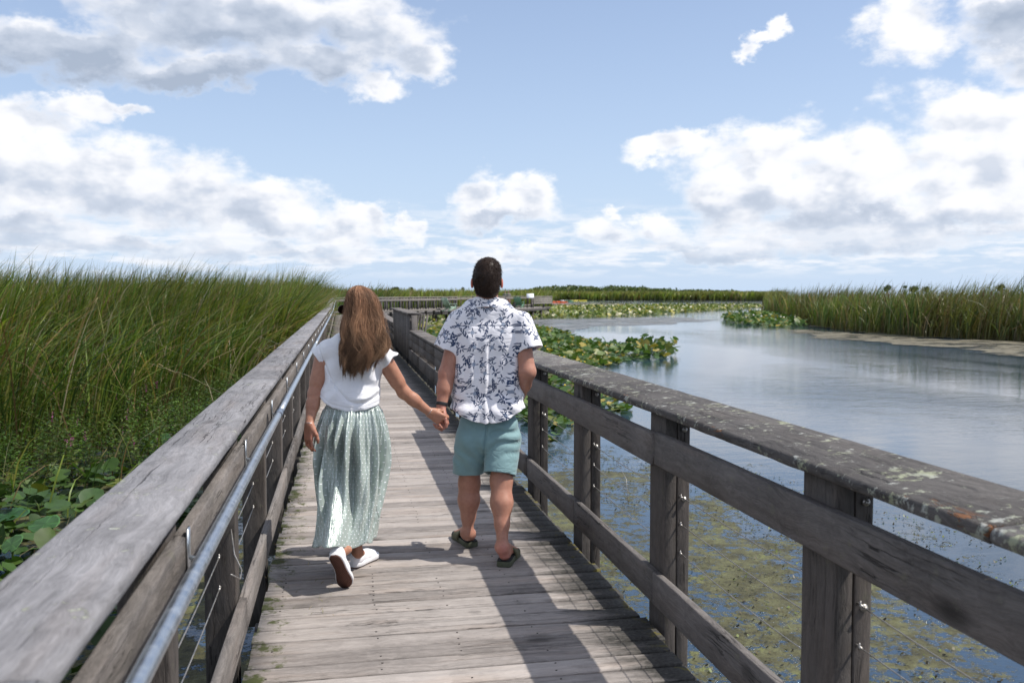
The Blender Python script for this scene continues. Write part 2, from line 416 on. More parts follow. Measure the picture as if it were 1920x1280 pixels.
pp = t.obj(); t.inp(b, 'Base Color', t.ramp(t.noise(pp, 3, 6, .7), [(.3, (.012, .012, .006)), (.75, (.06, .055, .025)), (.5, (.03, .032, .012))])); t.inp(b, 'Roughness', .9)
# tan algae scum that lies on the water
def scum_mat(name, c1, c2, gl=.5):
    m, t, b = material(name); p = t.obj()
    n = t.noise(t.vm('MULTIPLY', p, (1, 1, 1)), 1.6, 8, .7); n2 = t.noise(p, 14, 5, .7)
    v = t.m('ADD', t.m('MULTIPLY', n, .6), t.m('MULTIPLY', n2, .4))
    t.inp(b, 'Base Color', t.mix(t.map(v, .38, .62), c1, c2)); t.inp(b, 'Roughness', gl)
    t.inp(b, 'Normal', t.bump(n2, .5, .02))
    al = t.m('ADD', t.noise(t.vm('MULTIPLY', p, (.6, 1.6, 1)), .8, 8, .7), t.m('MULTIPLY', n2, .12)); t.inp(b, 'Alpha', t.map(al, .50, .56)); return m
M['scum'] = scum_mat('tan algae', (.075, .068, .040), (.20, .175, .115), .7)
M['scum2'] = scum_mat('grey brown algae film', (.10, .095, .08), (.22, .20, .165), .35)
def poly_sheet(name, pts, z, mat, rough=.6, kind='structure', seg=1.2, label=None):
    """closed irregular sheet: outline given in world XY, wobbling edge"""
    P = np.array(pts, float); out = []
    for i in range(len(P)):
        a, b2 = P[i], P[(i + 1) % len(P)]; L = np.linalg.norm(b2 - a); n = max(1, int(L / seg))
        for k in range(n): out.append(a + (b2 - a) * k / n)
    out = np.array(out); n = len(out); c = out.mean(0)
    nr = np.roll(out, -1, 0) - np.roll(out, 1, 0); nr = np.stack([nr[:, 1], -nr[:, 0]], 1); nr /= np.linalg.norm(nr, axis=1)[:, None] + 1e-9
    w = np.convolve(RNG.normal(size=n + 4), [.2, .5, .8, .5, .2], 'valid')[:n] + RNG.normal(size=n) * .5
    out += nr * (w * rough)[:, None]
    import mathutils.geometry as mg
    tri = mg.tessellate_polygon([[Vector((q[0], q[1], 0)) for q in out]])
    return tag(mesh_np(name, np.c_[out, np.full(n, z)], np.array(tri), mat), label=label, kind=kind)
# left bank of mud under the cattails
LB = [(-400, 3.0), (-14, 7.0), (-7.5, 14.5), (-4.6, 18.5), (-2.9, 22), (-1.3, 26), (-1.0, 62), (-1.0, 300), (-400, 300)]
poly_sheet('marsh_ground', LB, WZ + .03, mud, .35)
RB = [gw(1437, 590)[:2], gw(1530, 614)[:2], gw(1700, 631)[:2], gw(1920, 640)[:2], gw(2600, 660)[:2], (400, 30), (400, 400), gw(1437, 566)[:2]]
poly_sheet('marsh_ground', RB, WZ + .03, mud, .5)
FB = [FU(560, 98), FU(1028, 118), FU(1020, 292), FU(1440, 286), FU(1900, 300), (900, 2500), (-900, 2500), (-300, 200)]
poly_sheet('marsh_ground', FB, WZ + .025, mud, 1.0, seg=6)
# algae sheets on the water
poly_sheet('algae_film', [gw(1500, 618)[:2], gw(1700, 633)[:2], gw(1920, 642)[:2], gw(2250, 652)[:2], gw(2300, 690)[:2], gw(1920, 668)[:2], gw(1800, 656)[:2], gw(1640, 642)[:2], gw(1560, 634)[:2], gw(1470, 622)[:2]], WZ + .012, M['scum'], .45, kind='stuff', label='tan algae film floating along the right reed bank', seg=.8)
poly_sheet('algae_film', [gw(960, 600)[:2], gw(1100, 597)[:2], gw(1250, 594)[:2], gw(1340, 600)[:2], gw(1220, 608)[:2], gw(1130, 612)[:2], gw(1050, 622)[:2], gw(900, 625)[:2], gw(800, 640)[:2], gw(800, 606)[:2]], WZ + .012, M['scum2'], .5, kind='stuff', label='brown algae film floating between the lily beds', seg=.8)
poly_sheet('algae_film', [gw(980, 571)[:2], gw(1120, 568)[:2], gw(1260, 572)[:2], gw(1120, 577)[:2], gw(900, 582)[:2]], WZ + .012, M['scum'], .6, kind='stuff', label='tan algae film behind the far lily bed', seg=2)
# ------------------------------------------------------------------ signed-distance modelling (u right, w ahead, z up)
class Field:
    def __init__(s, lo, hi, vox):
        s.lo = np.array(lo, float); s.v = vox; s.n = np.ceil((np.array(hi) - s.lo) / vox).astype(int) + 1
        s.D = np.full(s.n, .25, dtype=np.float32)
    def _win(s, lo, hi, m):
        a = np.maximum(0, np.floor((np.array(lo) - m - s.lo) / s.v).astype(int)); b = np.minimum(s.n, np.ceil((np.array(hi) + m - s.lo) / s.v).astype(int) + 1)
        if (b <= a).any(): return None, None
        ax = [s.lo[i] + np.arange(a[i], b[i], dtype=np.float32) * s.v for i in range(3)]
        return tuple(slice(a[i], b[i]) for i in range(3)), np.meshgrid(*ax, indexing='ij')
    def smin(s, sl, d, k):
        D = s.D[sl]
        if k <= 0: s.D[sl] = np.minimum(D, d); return
        h = np.maximum(k - np.abs(D - d), 0) / k; s.D[sl] = np.minimum(D, d) - h * h * k * .25
    def cone(s, a, b, ra, rb, k=.02, sq=1.0, sdir=(0, 1, 0), cut=None):
        """tapered capsule; sq<1 flattens it along sdir. cut: list of (point, normal) half spaces kept where (p-pt).n<0"""
        a = np.asarray(a, float); b = np.asarray(b, float); R = max(ra, rb) * max(1, sq)
        sl, g = s._win(np.minimum(a, b) - R, np.maximum(a, b) + R, .03 + k)
        if sl is None: return
        s.smin(sl, s._cone(g, a, b, ra, rb, sq, sdir, cut), k)
    def _cone(s, g, a, b, ra, rb, sq, sdir, cut=None):
        ab = b - a; L2 = ab @ ab + 1e-9; p = [g[i] - a[i] for i in range(3)]
        sd_ = np.asarray(sdir, float); sd_ = sd_ / np.linalg.norm(sd_)
        t = np.clip((p[0] * ab[0] + p[1] * ab[1] + p[2] * ab[2]) / L2, 0, 1)
        q = [p[i] - t * ab[i] for i in range(3)]
        if sq != 1:
            dp = (q[0] * sd_[0] + q[1] * sd_[1] + q[2] * sd_[2]) * (1 / sq - 1); q = [q[i] + dp * sd_[i] for i in range(3)]
        d = np.sqrt(q[0] ** 2 + q[1] ** 2 + q[2] ** 2) - (ra + (rb - ra) * t)
        if sq < 1: d = d * (.5 + .5 * sq)
        if cut:
            for pt, nn in cut:
                nn = np.asarray(nn, float); nn = nn / np.linalg.norm(nn); d = np.maximum(d, (g[0] - pt[0]) * nn[0] + (g[1] - pt[1]) * nn[1] + (g[2] - pt[2]) * nn[2])
        return d
    def ell(s, c, r, k=.02, rot=None):
        c = np.asarray(c, float); r = np.asarray(r, float); R = r.max()
        sl, g = s._win(c - R, c + R, .03 + k)
        if sl is None: return
        p = np.stack([g[i] - c[i] for i in range(3)], -1)
        if rot is not None: p = p @ np.asarray(rot)      # columns are local axes
        q = p / r; l = np.sqrt((q ** 2).sum(-1)); l2 = np.sqrt(((q / r) ** 2).sum(-1)) + 1e-6
        s.smin(sl, (l * (l - 1) / l2).astype(np.float32), k)
    def chain(s, pts, rs, k=.02, sq=1.0, sdir=(0, 1, 0)):
        for i in range(len(pts) - 1): s.cone(pts[i], pts[i + 1], rs[i], rs[i + 1], k, sq if np.isscalar(sq) else sq[i], sdir)
    def carve_cone(s, a, b, ra, rb, sq=1.0, sdir=(0, 1, 0)):
        a = np.asarray(a, float); b = np.asarray(b, float); R = max(ra, rb)
        sl, g = s._win(np.minimum(a, b) - R, np.maximum(a, b) + R, .01)
        if sl is None: return
        s.D[sl] = np.maximum(s.D[sl], -s._cone(g, a, b, ra, rb, sq, sdir))
    def clip(s, fn):
        _, g = s._win(s.lo, s.lo + s.n * s.v, 0); s.D = np.maximum(s.D, fn(*g).astype(np.float32))
    def warp(s, fn, band=.03):
        m = np.abs(s.D) < band; i = np.argwhere(m); P = s.lo + i * s.v; s.D[m] += fn(P).astype(np.float32)
    def mesh(s):
        D = s.D; D[0] = D[-1] = .1; D[:, 0] = D[:, -1] = .1; D[:, :, 0] = D[:, :, -1] = .1
        S_ = D < 0; n = np.array(D.shape) - 1
        c = np.zeros(n, dtype=np.int8)
        for i in (0, 1):
            for j in (0, 1):
                for k in (0, 1): c += S_[i:n[0] + i, j:n[1] + j, k:n[2] + k]
        cells = np.argwhere((c > 0) & (c < 8)); idm = np.full(n, -1, dtype=np.int32); idm[tuple(cells.T)] = np.arange(len(cells))
        acc = np.zeros((len(cells), 3)); cnt = np.zeros(len(cells))
        cor = [(i, j, k) for i in (0, 1) for j in (0, 1) for k in (0, 1)]
        val = {q: D[cells[:, 0] + q[0], cells[:, 1] + q[1], cells[:, 2] + q[2]].astype(float) for q in cor}
        for q in cor:
            for ax in range(3):
                if q[ax] == 0:
                    q2 = list(q); q2[ax] = 1; q2 = tuple(q2); a, b = val[q], val[q2]; m = (a < 0) != (b < 0)
                    t = np.where(m, a / (a - b + 1e-12), 0); pt = np.array(q, float)[None] * np.ones((len(cells), 1)); pt[:, ax] = t
                    acc[m] += pt[m]; cnt[m] += 1
        V = s.lo + (cells + acc / cnt[:, None]) * s.v
        F = []
        for ax in range(3):
            o1, o2 = (ax + 1) % 3, (ax + 2) % 3
            sl0 = [slice(1, None)] * 3; sl1 = [slice(1, None)] * 3
            a = S_; 
            A = [slice(1, -1)] * 3; B = [slice(1, -1)] * 3; A[ax] = slice(0, -1); B[ax] = slice(1, None)
            x = a[tuple(A)] != a[tuple(B)]; e = np.argwhere(x); off = np.ones(3, int); off[ax] = 0; e = e + off
            fl = a[tuple(e.T)]
            def g(d1, d2):
                q = e.copy(); q[:, o1] -= d1; q[:, o2] -= d2; return idm[tuple(q.T)]
            f = np.stack([g(1, 1), g(0, 1), g(0, 0), g(1, 0)], 1); f[~fl] = f[~fl][:, ::-1]; F.append(f)
        F = np.concatenate(F); F = F[(F >= 0).all(1)]
        return V, F
def relax(V, F, it=2, lam=.5):
    E = np.concatenate([F[:, [0, 1]], F[:, [1, 2]], F[:, [2, 3]], F[:, [3, 0]]]); n = len(V)
    for _ in range(it):
        A = np.zeros((n, 3)); c = np.zeros(n); 
        for a, b in ((0, 1), (1, 0)):
            for d in range(3): A[:, d] += np.bincount(E[:, a], V[E[:, b], d], n)
            c += np.bincount(E[:, a], minlength=n)
        V = V + lam * (A / c[:, None] - V)
    return V
def toW(V):
    V = np.asarray(V); return np.stack([V[:, 0] * CP + V[:, 1] * SP, -V[:, 0] * SP + V[:, 1] * CP, V[:, 2]], 1)
def sdf_obj(name, fld, mat, parent, org, colfn=None, it=2, smooth=True):
    V, F = fld.mesh(); V = relax(V, F, it)
    col = colfn(V) if colfn else None
    o = mesh_np(name, toW(V) - org, F, mat, parent, col=col, smooth=smooth); return o
def n3(P, s, seed):
    """smooth 3-D wave noise -1..1"""
    r = np.random.default_rng(seed); v = 0; a = 0
    for i in range(7):
        k = r.normal(size=3); k = k / np.linalg.norm(k) * s * r.uniform(.6, 2.2); v = v + np.sin(P @ k + r.uniform(0, 6.3) + .8 * np.sin(P @ (k[[1, 2, 0]] * .6))); a += .6
    return v / a / 2

def skin_mat(name, base, red=(.62, .22, .16)):
    m, t, b = material(name); a = t.attr('col', 'Color'); p = t.obj()
    n = t.noise(p, 35, 5, .65); n2 = t.noise(p, 300, 3)
    c = t.mix(t.map(n, .3, .7), t.vm('MULTIPLY', a, (.88, .82, .80)), t.vm('SCALE', a, sc=1.10))
    t.inp(b, 'Base Color', c); t.inp(b, 'Roughness', .5); t.inp(b, 'Specular IOR Level', .4)
    t.inp(b, 'Subsurface Weight', .22); t.inp(b, 'Subsurface Radius', (.012, .005, .003)); t.inp(b, 'Subsurface Scale', 1.0)
    t.inp(b, 'Normal', t.bump(n2, .25, .001)); return m
M['skin'] = skin_mat('skin', (.5, .3, .2))
def cloth_mat(name, col=None, rough=.75, sheen=.3, wv=900, attr=False, fold=None, spec=.3):
    m, t, b = material(name); p = t.obj()
    c = t.attr('col', 'Color') if attr else None
    n = t.noise(p, 14, 4)
    if not attr: c = t.mix(t.map(n, .3, .7), tuple(x * .94 for x in col), tuple(min(1, x * 1.03) for x in col))
    t.inp(b, 'Base Color', c); t.inp(b, 'Roughness', rough); t.inp(b, 'Sheen Weight', sheen); t.inp(b, 'Specular IOR Level', spec)
    w = t.m('MULTIPLY', t.m('SINE', t.m('MULTIPLY', t.sep(p)[2], wv)), t.m('SINE', t.m('MULTIPLY', t.sep(p)[0], wv)))
    h = t.m('ADD', t.m('MULTIPLY', w, .02), t.m('MULTIPLY', t.noise(p, 18, 4, .55, .8), 1.0))
    if fold:
        rd = t.m('ABSOLUTE', t.m('SUBTRACT', t.noise(t.vm('MULTIPLY', p, (1, 1, 1.9)), 8.5, 2, .45, 1.3), .5)); h = t.m('SUBTRACT', h, t.m('MULTIPLY', t.m('POWER', t.m('SUBTRACT', 1.0, t.m('MULTIPLY', rd, 2.0)), 6.0), fold))
    t.inp(b, 'Normal', t.bump(h, .35, .006)); return m

def hand(f, wrist, palm_dir, across, back, fingers, k=.006, s=1.0, thumb=None, curl=.35):
    """wrist pos; palm_dir: along the hand; across: towards the index side; back: out of the back of the hand.
       fingers: list of 4 (lateral, spread, bend1, bend2, bend3) or None for the relaxed default"""
    d = np.asarray(palm_dir, float); d /= np.linalg.norm(d); b = np.asarray(back, float); b -= d * (b @ d); b /= np.linalg.norm(b); x = np.cross(d, b)
    if x @ np.asarray(across, float) < 0: x = -x
    wr = np.asarray(wrist, float); P = lambda l, a, h=0: wr + s * (d * l + x * a + b * h)
    # palm
    for a0, a1, L in ((.020, .030, .086), (.007, .010, .090), (-.007, -.011, .087), (-.019, -.029, .080)):
        f.cone(P(.0, a0 * .8), P(L * .96, a1), .0150 * s, .0125 * s, .012)
    f.cone(P(.02, .022, -.008), P(.055, .026, -.012), .016 * s, .013 * s, .012)
    lens = [(.040, .024, .020), (.045, .028, .021), (.041, .026, .020), (.032, .019, .018)]
    tips = []
    for i in range(4):
        if fingers is None: lat, sp, b1, b2, b3 = (.030, .011, -.011, -.029)[i], (.10, .02, -.05, -.14)[i], .35 + .08 * i + curl - .35, .5 + curl * .4, .3
        else: lat, sp, b1, b2, b3 = fingers[i]
        p = P((.086, .090, .087, .080)[i], lat); ang = 0; r = (.0088, .0090, .0086, .0076)[i] * s
        for j, bd in enumerate((b1, b2, b3)):
            ang += bd; v = (d * math.cos(ang) - b * math.sin(ang)) + x * sp; v /= np.linalg.norm(v); q = p + v * lens[i][j] * s
            f.cone(p, q, r * (1 - .06 * j), r * (1 - .06 * (j + 1)), .004 if j else .006); p = q
        tips.append(p)
    t = thumb or ((.030, .032, -.010), (.052, .056, -.016), (.080, .068, -.020), (.104, .070, -.028))
    pts = [P(*q) for q in t]; f.cone(P(.012, .020, -.006), pts[0], .015 * s, .014 * s, .012)
    for a_, b_, r1, r2 in ((0, 1, .0135, .0115), (1, 2, .0108, .0100), (2, 3, .0100, .0082)): f.cone(pts[a_], pts[b_], r1 * s, r2 * s, .005)
    return tips
def head(f, c, yaw, r=(.076, .096, .112), k=.02, male=True):
    """c: centre of the skull; the face looks along yaw (0 = away from the viewer)"""
    fx = np.array([math.sin(yaw), math.cos(yaw), 0]); rx = np.array([math.cos(yaw), -math.sin(yaw), 0]); R = np.stack([rx, fx, [0, 0, 1]], 1)
    P = lambda a, b, z: c + rx * a + fx * b + np.array([0, 0, z])
    f.ell(P(0, -.008, .012), (r[0], r[1], r[2] * .90), k, R)
    f.ell(P(0, .030, -.040), (r[0] * .78, r[1] * .66, r[2] * .68), .03, R)          # face
    f.cone(P(-.035, .03, -.085), P(.0, .070, -.112), .026, .022, .03); f.cone(P(.035, .03, -.085), P(.0, .070, -.112), .026, .022, .03)   # jaw
    f.cone(P(0, .088, .006), P(0, .110, -.032), .008, .0125, .012); f.cone(P(-.011, .098, -.038), P(.011, .098, -.038), .008, .008, .008)   # nose
    f.cone(P(-.018, .088, -.064), P(.018, .088, -.064), .0075, .0075, .010); f.cone(P(-.014, .086, -.074), P(.014, .086, -.074), .0085, .0085, .010)   # lips
    for s_ in (-1, 1):
        f.cone(P(s_ * .014, .088, .018), P(s_ * .046, .074, .016), .0085, .008, .014)   # brow
        f.ell(P(s_ * .030, .082, .000), (.0125, .010, .0085), .004, R)            # eye
        f.ell(P(s_ * .050, .055, -.030), (.020, .022, .018), .02, R)             # cheek
        e = P(s_ * (r[0] + .002), -.002, -.012)                                  # ear
        f.ell(e + rx * s_ * .010, (.010, .018, .032), .006, R); f.ell(e + rx * s_ * .011 - np.array([0, 0, .018]), (.006, .011, .013), .005, R)
    return R
def leg_lower(f, knee, ankle, rk=.055, rc=.060, ra=.034, kback=(0, -1, 0), s=1.0):
    knee = np.asarray(knee, float); ankle = np.asarray(ankle, float); bk = np.asarray(kback, float)
    A_ = lambda q: knee + (ankle - knee) * q
    f.cone(A_(0), A_(.34), rk, rk * .98, .03); f.cone(A_(.34), A_(.66), rk * .96, rk * .64, .04); f.cone(A_(.66), ankle, rk * .62, ra, .03)
    rc = rc * .80; m1 = knee + (ankle - knee) * .10 + bk * .006; m2 = knee + (ankle - knee) * .36 + bk * .016; m3 = knee + (ankle - knee) * .62 + bk * .006
    f.cone(m1, m2, rk * .72, rc * .84, .02); f.cone(m2, m3, rc * .84, rc * .50, .04)
    f.cone(m3, ankle + bk * .022 - (ankle - knee) * .02, rc * .42, .014, .025)      # tendon
    side = np.array([1., 0, 0]); f.ell(ankle + side * .030, (.012, .014, .014), .015); f.ell(ankle - side * .030 + [0, 0, .008], (.012, .014, .014), .015)
def foot(f, heel, toe, ankle, s=1.0, toes=True, outer=1):
    """heel, toe: points on the sole line (ground contact), outer=+1 when the little toe is on the +side of the foot"""
    heel = np.asarray(heel, float); toe = np.asarray(toe, float); d = toe - heel; L = np.linalg.norm(d); d /= L; up = np.array([0, 0, 1.]) - d * d[2]; up /= np.linalg.norm(up); x = np.cross(d, up) * outer
    P = lambda a, b, h: heel + d * a * L + x * b + up * h
    f.ell(P(.10, 0, .034), (.031, .036, .036), .02); f.cone(P(.12, 0, .045), ankle, .032, .034, .025)
    f.cone(P(.16, .004, .028), P(.62, .014, .022), .027, .022, .02); f.cone(P(.18, -.006, .045), P(.66, -.018, .024), .030, .022, .02)
    f.cone(ankle, P(.55, -.006, .045), .034, .022, .03); f.cone(P(.60, -.022, .022), P(.74, -.030, .020), .022, .020, .015); f.cone(P(.60, .018, .02), P(.70, .032, .016), .020, .017, .015)
    for i, (b0, b1, a0, a1, r_) in enumerate(((-.030, -.030, .76, .93, .0125), (-.010, -.009, .78, .94, .0095), (.006, .008, .77, .91, .0088), (.020, .023, .75, .87, .0082), (.033, .037, .71, .82, .0078))):
        f.cone(P(a0, b0, .016), P(a1, b1, .012 + .002), r_, r_ * .95, .004)
    return P
def colr(base, spots):
    """skin tint: base plus soft coloured spots [(centre, radius, colour, amount)]"""
    def fn(V):
        c = np.ones((len(V), 3)) * np.array(base); n = n3(V, 22, 3)[:, None]; c = c * (1 + .05 * n)
        for ctr, r, cc, am in spots:
            d = np.linalg.norm(V - np.asarray(ctr), axis=1) / r; a = (np.clip(1 - d, 0, 1) ** 1.2 * am)[:, None]; c = c * (1 - a) + np.array(cc) * a
        return c
    return fn
# ------------------------------------------------------------------ boardwalk
def zoff(y): 
    s = min(max((y - 32) / 20, 0), 1); return .24 * s * s * (3 - 2 * s)
bw = empty('boardwalk', (0, 0, 0), kind='structure')
NAILS = []; mb = MB(); y = -2.2; k = 0
while y < 55.8:
    wd = random.uniform(.136, .142); gap = random.uniform(.009, .014) if random.random() > .15 else random.uniform(.014, .020)
    yc = y + wd / 2; z = zoff(yc) - .019 + random.uniform(-.0022, .0022)
    x0, x1 = -.432 + random.uniform(-.012, .012), 1.472 + random.uniform(-.014, .014)
    dz = random.uniform(-.002, .002); sk = random.uniform(-.002, .002)
    if yc < 16: mb.board((x0, yc - sk, z - dz), (x1, yc + sk, z + dz), wd, .038, seg=16, bev=.008, jit=.0016); NAILS.append((yc, z))
    else: mb.board((x0, yc, z), (x1, yc, z), wd, .038)
    y += wd + gap
mb.build('deck_planks', M['deck'], bw)
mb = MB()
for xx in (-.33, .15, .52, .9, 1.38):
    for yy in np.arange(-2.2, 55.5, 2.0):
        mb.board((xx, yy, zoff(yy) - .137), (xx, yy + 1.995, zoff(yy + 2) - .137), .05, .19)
mb.build('joists', simple('shade dark joist wood', (.022, .019, .016), .9), bw)  # joists coloured near black to stand in for shade in the plank gaps
mb = MB()
for yy in np.arange(-1.0, 55, 3.06):
    mb.board((-.5, yy, zoff(yy) - .33), (1.56, yy, zoff(yy) - .33), .09, .19)
    for xx in (-.2, 1.24): mb.board((xx, yy + .13, -3.0), (xx, yy + .13, zoff(yy) - .24), .15, .15, up=(0, 1, 0))
mb.build('support_piles', M['post'], bw)
# nail heads
mb = MB()
for yc, z in NAILS:
    for xx in (-.33, .15, .52, .9, 1.38):
        for dy in (-.038, .038):
            if random.random() < .5: continue
            c_ = np.array([xx + random.uniform(-.008, .008), yc + dy + random.uniform(-.006, .006), z + .0185]); mb.tube([c_, c_ + [0, 0, .0022]], random.uniform(.004, .0055), 7)
tag(mb.build('nail_heads', simple('rusty nail heads', (.035, .028, .024), .7), bw), kind='stuff')

YP = [2.55 + 1.53 * k for k in range(-3, 36)]      # near faces of the posts
def bolt(mbb, c, d, r=.012):
    c = np.asarray(c, float); d = np.asarray(d, float); mbb.tube([c, c + d * .008], r, 8); mbb.tube([c + d * .008, c + d * .016], r * .62, 6)

# ---- left railing
lr = empty('wooden_railing', (-.5, 0, 0), label='left weathered grey timber railing with a steel pipe handrail', cat='railing')
def P0(o, root):
    o.location = -Vector(root.location); return o
def par(o, root):
    o.parent = root; o.matrix_parent_inverse = Matrix.Translation(-Vector(root.location)); return o
mb = MB(); y = -1.7; 
while y < 54.5:
    y2 = min(y + random.choice([3.06, 3.06, 4.59]), 54.9)
    n = max(2, int((y2 - y) / (.12 if y < 12 else .6)))
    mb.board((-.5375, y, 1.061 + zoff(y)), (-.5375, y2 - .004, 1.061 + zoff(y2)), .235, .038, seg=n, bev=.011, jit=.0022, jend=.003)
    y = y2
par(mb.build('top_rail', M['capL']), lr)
for (zc, h, nm) in ((.872, .15, 'mid_rail'), (.178, .155, 'bottom_rail')):
    mb = MB(); i = 0; y = YP[0]
    while y < 54:
        y2 = min(y + 1.53 * random.choice([1, 2, 2]), 54.6); n = max(2, int((y2 - y) / (.15 if y < 12 else .8)))
        dz = random.uniform(-.008, .008)
        mb.board((-.457 + random.uniform(-.003, .003), y + .07, zc + zoff(y) + dz), (-.457, y2 + .066, zc + zoff(y2) + dz), h, .036, up=(1, 0, 0), seg=n, bev=.005, jit=.0018, jend=.003)
        y = y2
    par(mb.build(nm, M['rail']), lr)
for i, yp in enumerate(YP):
    if yp > 55: break
    mb = MB(); z = zoff(yp)
    mb.board((-.545, yp + .068, -.42), (-.545, yp + .068, 1.04 + z), .135, .135, up=(1, 0, 0), seg=8 if yp < 14 else 1, bev=.006, jit=.0015 if yp < 14 else 0)
    o = par(mb.build('post', M['post']), lr)
for nm, zz in (('cable', .60), ('cable', .47), ('cable', .33)):
    for i, yp in enumerate(YP[:12]):
        mb = MB(); a, b_ = yp + .13, YP[i + 1]; ts = np.linspace(0, 1, 9)
        mb.tube([(-.545, a + (b_ - a) * q, zz - .012 * 4 * q * (1 - q)) for q in ts], .0028, 5)
        for e, s_ in ((a, 1), (b_, -1)): mb.tube([(-.545, e, zz), (-.545, e + s_ * .035, zz - .001)], .0055, 6); mb.tube([(-.545, e + s_ * .02, zz + .013), (-.545, e + s_ * .02, zz - .013)], .003, 5)
        par(mb.build(nm, M['wire']), lr)
mb = MB(); mb.tube([(-.50, YP[4] + .02, .60), (-.47, YP[4] - .10, .50), (-.43, YP[4] - .2, .46), (-.42, YP[4] - .35, .47), (-.44, YP[4] - .48, .53)], .003, 5)
par(mb.build('loose_wire', M['wire']), lr)
hr = MB(); XH, ZH = -.372, .925
ys = [-1.5, 5.35, 12.8, 20.5, 28.6, 36.5, 44.6, 53]
for a, b_ in zip(ys[:-1], ys[1:]):
    nn = 8
    hr.tube([(XH, a + (b_ - a) * q / nn, ZH + zoff(a + (b_ - a) * q / nn)) for q in range(nn + 1)], .0205, 20)
    hr.tube([(XH, b_ - .05, ZH + zoff(b_)), (XH, b_ + .05, ZH + zoff(b_))], .0235, 20)
ho = par(hr.build('handrail', M['pipe'], smooth=True), lr)
for m_ in ho.data.materials: pass
for i, yp in enumerate(YP[:26]):
    mb = MB(); z = zoff(yp); y0 = yp + .07
    mb.board((-.434, y0, .85 + z), (-.434, y0, .97 + z), .04, .006, up=(1, 0, 0), bev=.001)
    mb.tube([(-.43, y0, .885 + z), (-.39, y0, .875 + z), (-.374, y0, .905 + z)], .007, 8)
    bk = mb.build('bracket', M['pipe']); bk.parent = ho; bk.matrix_parent_inverse = Matrix.Identity(4)

# ---- right railing (tall part beside the camera)
rr = empty('wooden_railing', (1.6, 0, 0), label='right dark timber railing with lichen spotted cap and thin cables', cat='railing')
RE = 10.2
mb = MB(); y = -1.7
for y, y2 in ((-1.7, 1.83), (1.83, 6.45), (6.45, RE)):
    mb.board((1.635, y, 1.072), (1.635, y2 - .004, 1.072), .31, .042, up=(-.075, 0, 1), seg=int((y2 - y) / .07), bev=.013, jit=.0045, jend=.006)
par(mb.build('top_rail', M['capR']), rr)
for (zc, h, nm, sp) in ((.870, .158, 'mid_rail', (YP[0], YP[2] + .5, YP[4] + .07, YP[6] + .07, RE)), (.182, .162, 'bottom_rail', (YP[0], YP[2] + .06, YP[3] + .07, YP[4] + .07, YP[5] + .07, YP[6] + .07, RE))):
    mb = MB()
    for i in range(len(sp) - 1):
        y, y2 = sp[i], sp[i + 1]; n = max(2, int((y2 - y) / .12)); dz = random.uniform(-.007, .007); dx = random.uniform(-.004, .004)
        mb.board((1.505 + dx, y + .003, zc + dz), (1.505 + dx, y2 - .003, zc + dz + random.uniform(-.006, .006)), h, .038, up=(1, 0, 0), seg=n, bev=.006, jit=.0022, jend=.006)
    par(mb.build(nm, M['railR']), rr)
for i, yp in enumerate(YP):
    if yp > RE: break
    mb = MB(); x = 1.592 + random.uniform(-.004, .004)
    mb.board((1.555, yp + .108, -.30), (1.555, yp + .108, 1.05), .215, .060, up=(1, 0, 0), seg=12, bev=.005, jit=.0018)
    mb.board((1.620, yp + .067, -.30), (1.620, yp + .067, 1.05), .134, .062, up=(1, 0, 0), seg=12, bev=.005, jit=.0018)
    o = par(mb.build('post', M['post']), rr)
    for zz in (.97, .63):
        mb = MB(); bolt(mb, (1.622, yp + .001, zz), (0, -1, 0), .013)
        bo = mb.build('bolt_head', M['wire']); bo.parent = o; bo.matrix_parent_inverse = Matrix.Identity(4)
for zz in (.645, .51, .37):
    for i, yp in enumerate(YP):
        if YP[i + 1] > RE: break
        mb = MB(); a, b_ = yp + .13, YP[i + 1]; sag = .004 + .016 * random.random(); ts = np.linspace(0, 1, 11)
        kx = random.uniform(-.006, .006)
        mb.tube([(1.60 + kx * math.sin(q * 5), a + (b_ - a) * q, zz - sag * 4 * q * (1 - q)) for q in ts], .0022, 5)
        for e, s_ in ((a, 1), (b_, -1)): mb.tube([(1.60, e, zz), (1.60, e + s_ * .03, zz - .001)], .005, 6); mb.tube([(1.60, e + s_ * .018, zz + .013), (1.60, e + s_ * .018, zz - .012)], .003, 5)
        par(mb.build('cable', M['wire']), rr)
mb = MB()
y0 = YP[4] + 1.0
mb.tube([(1.60, y0, .62), (1.61, y0 - .14, .55), (1.60, y0 - .2, .44), (1.60, y0 - .12, .38), (1.60, y0 - .3, .35)], .0013, 4)
par(mb.build('loose_wire', M['wire']), rr); mb = MB()
mb.tube([(1.60, YP[2] + 1.0, .62), (1.61, YP[2] + .9, .50), (1.60, YP[2] + .8, .40), (1.60, YP[2] + .7, .30)], .0013, 4)
par(mb.build('loose_wire', M['wire']), rr)

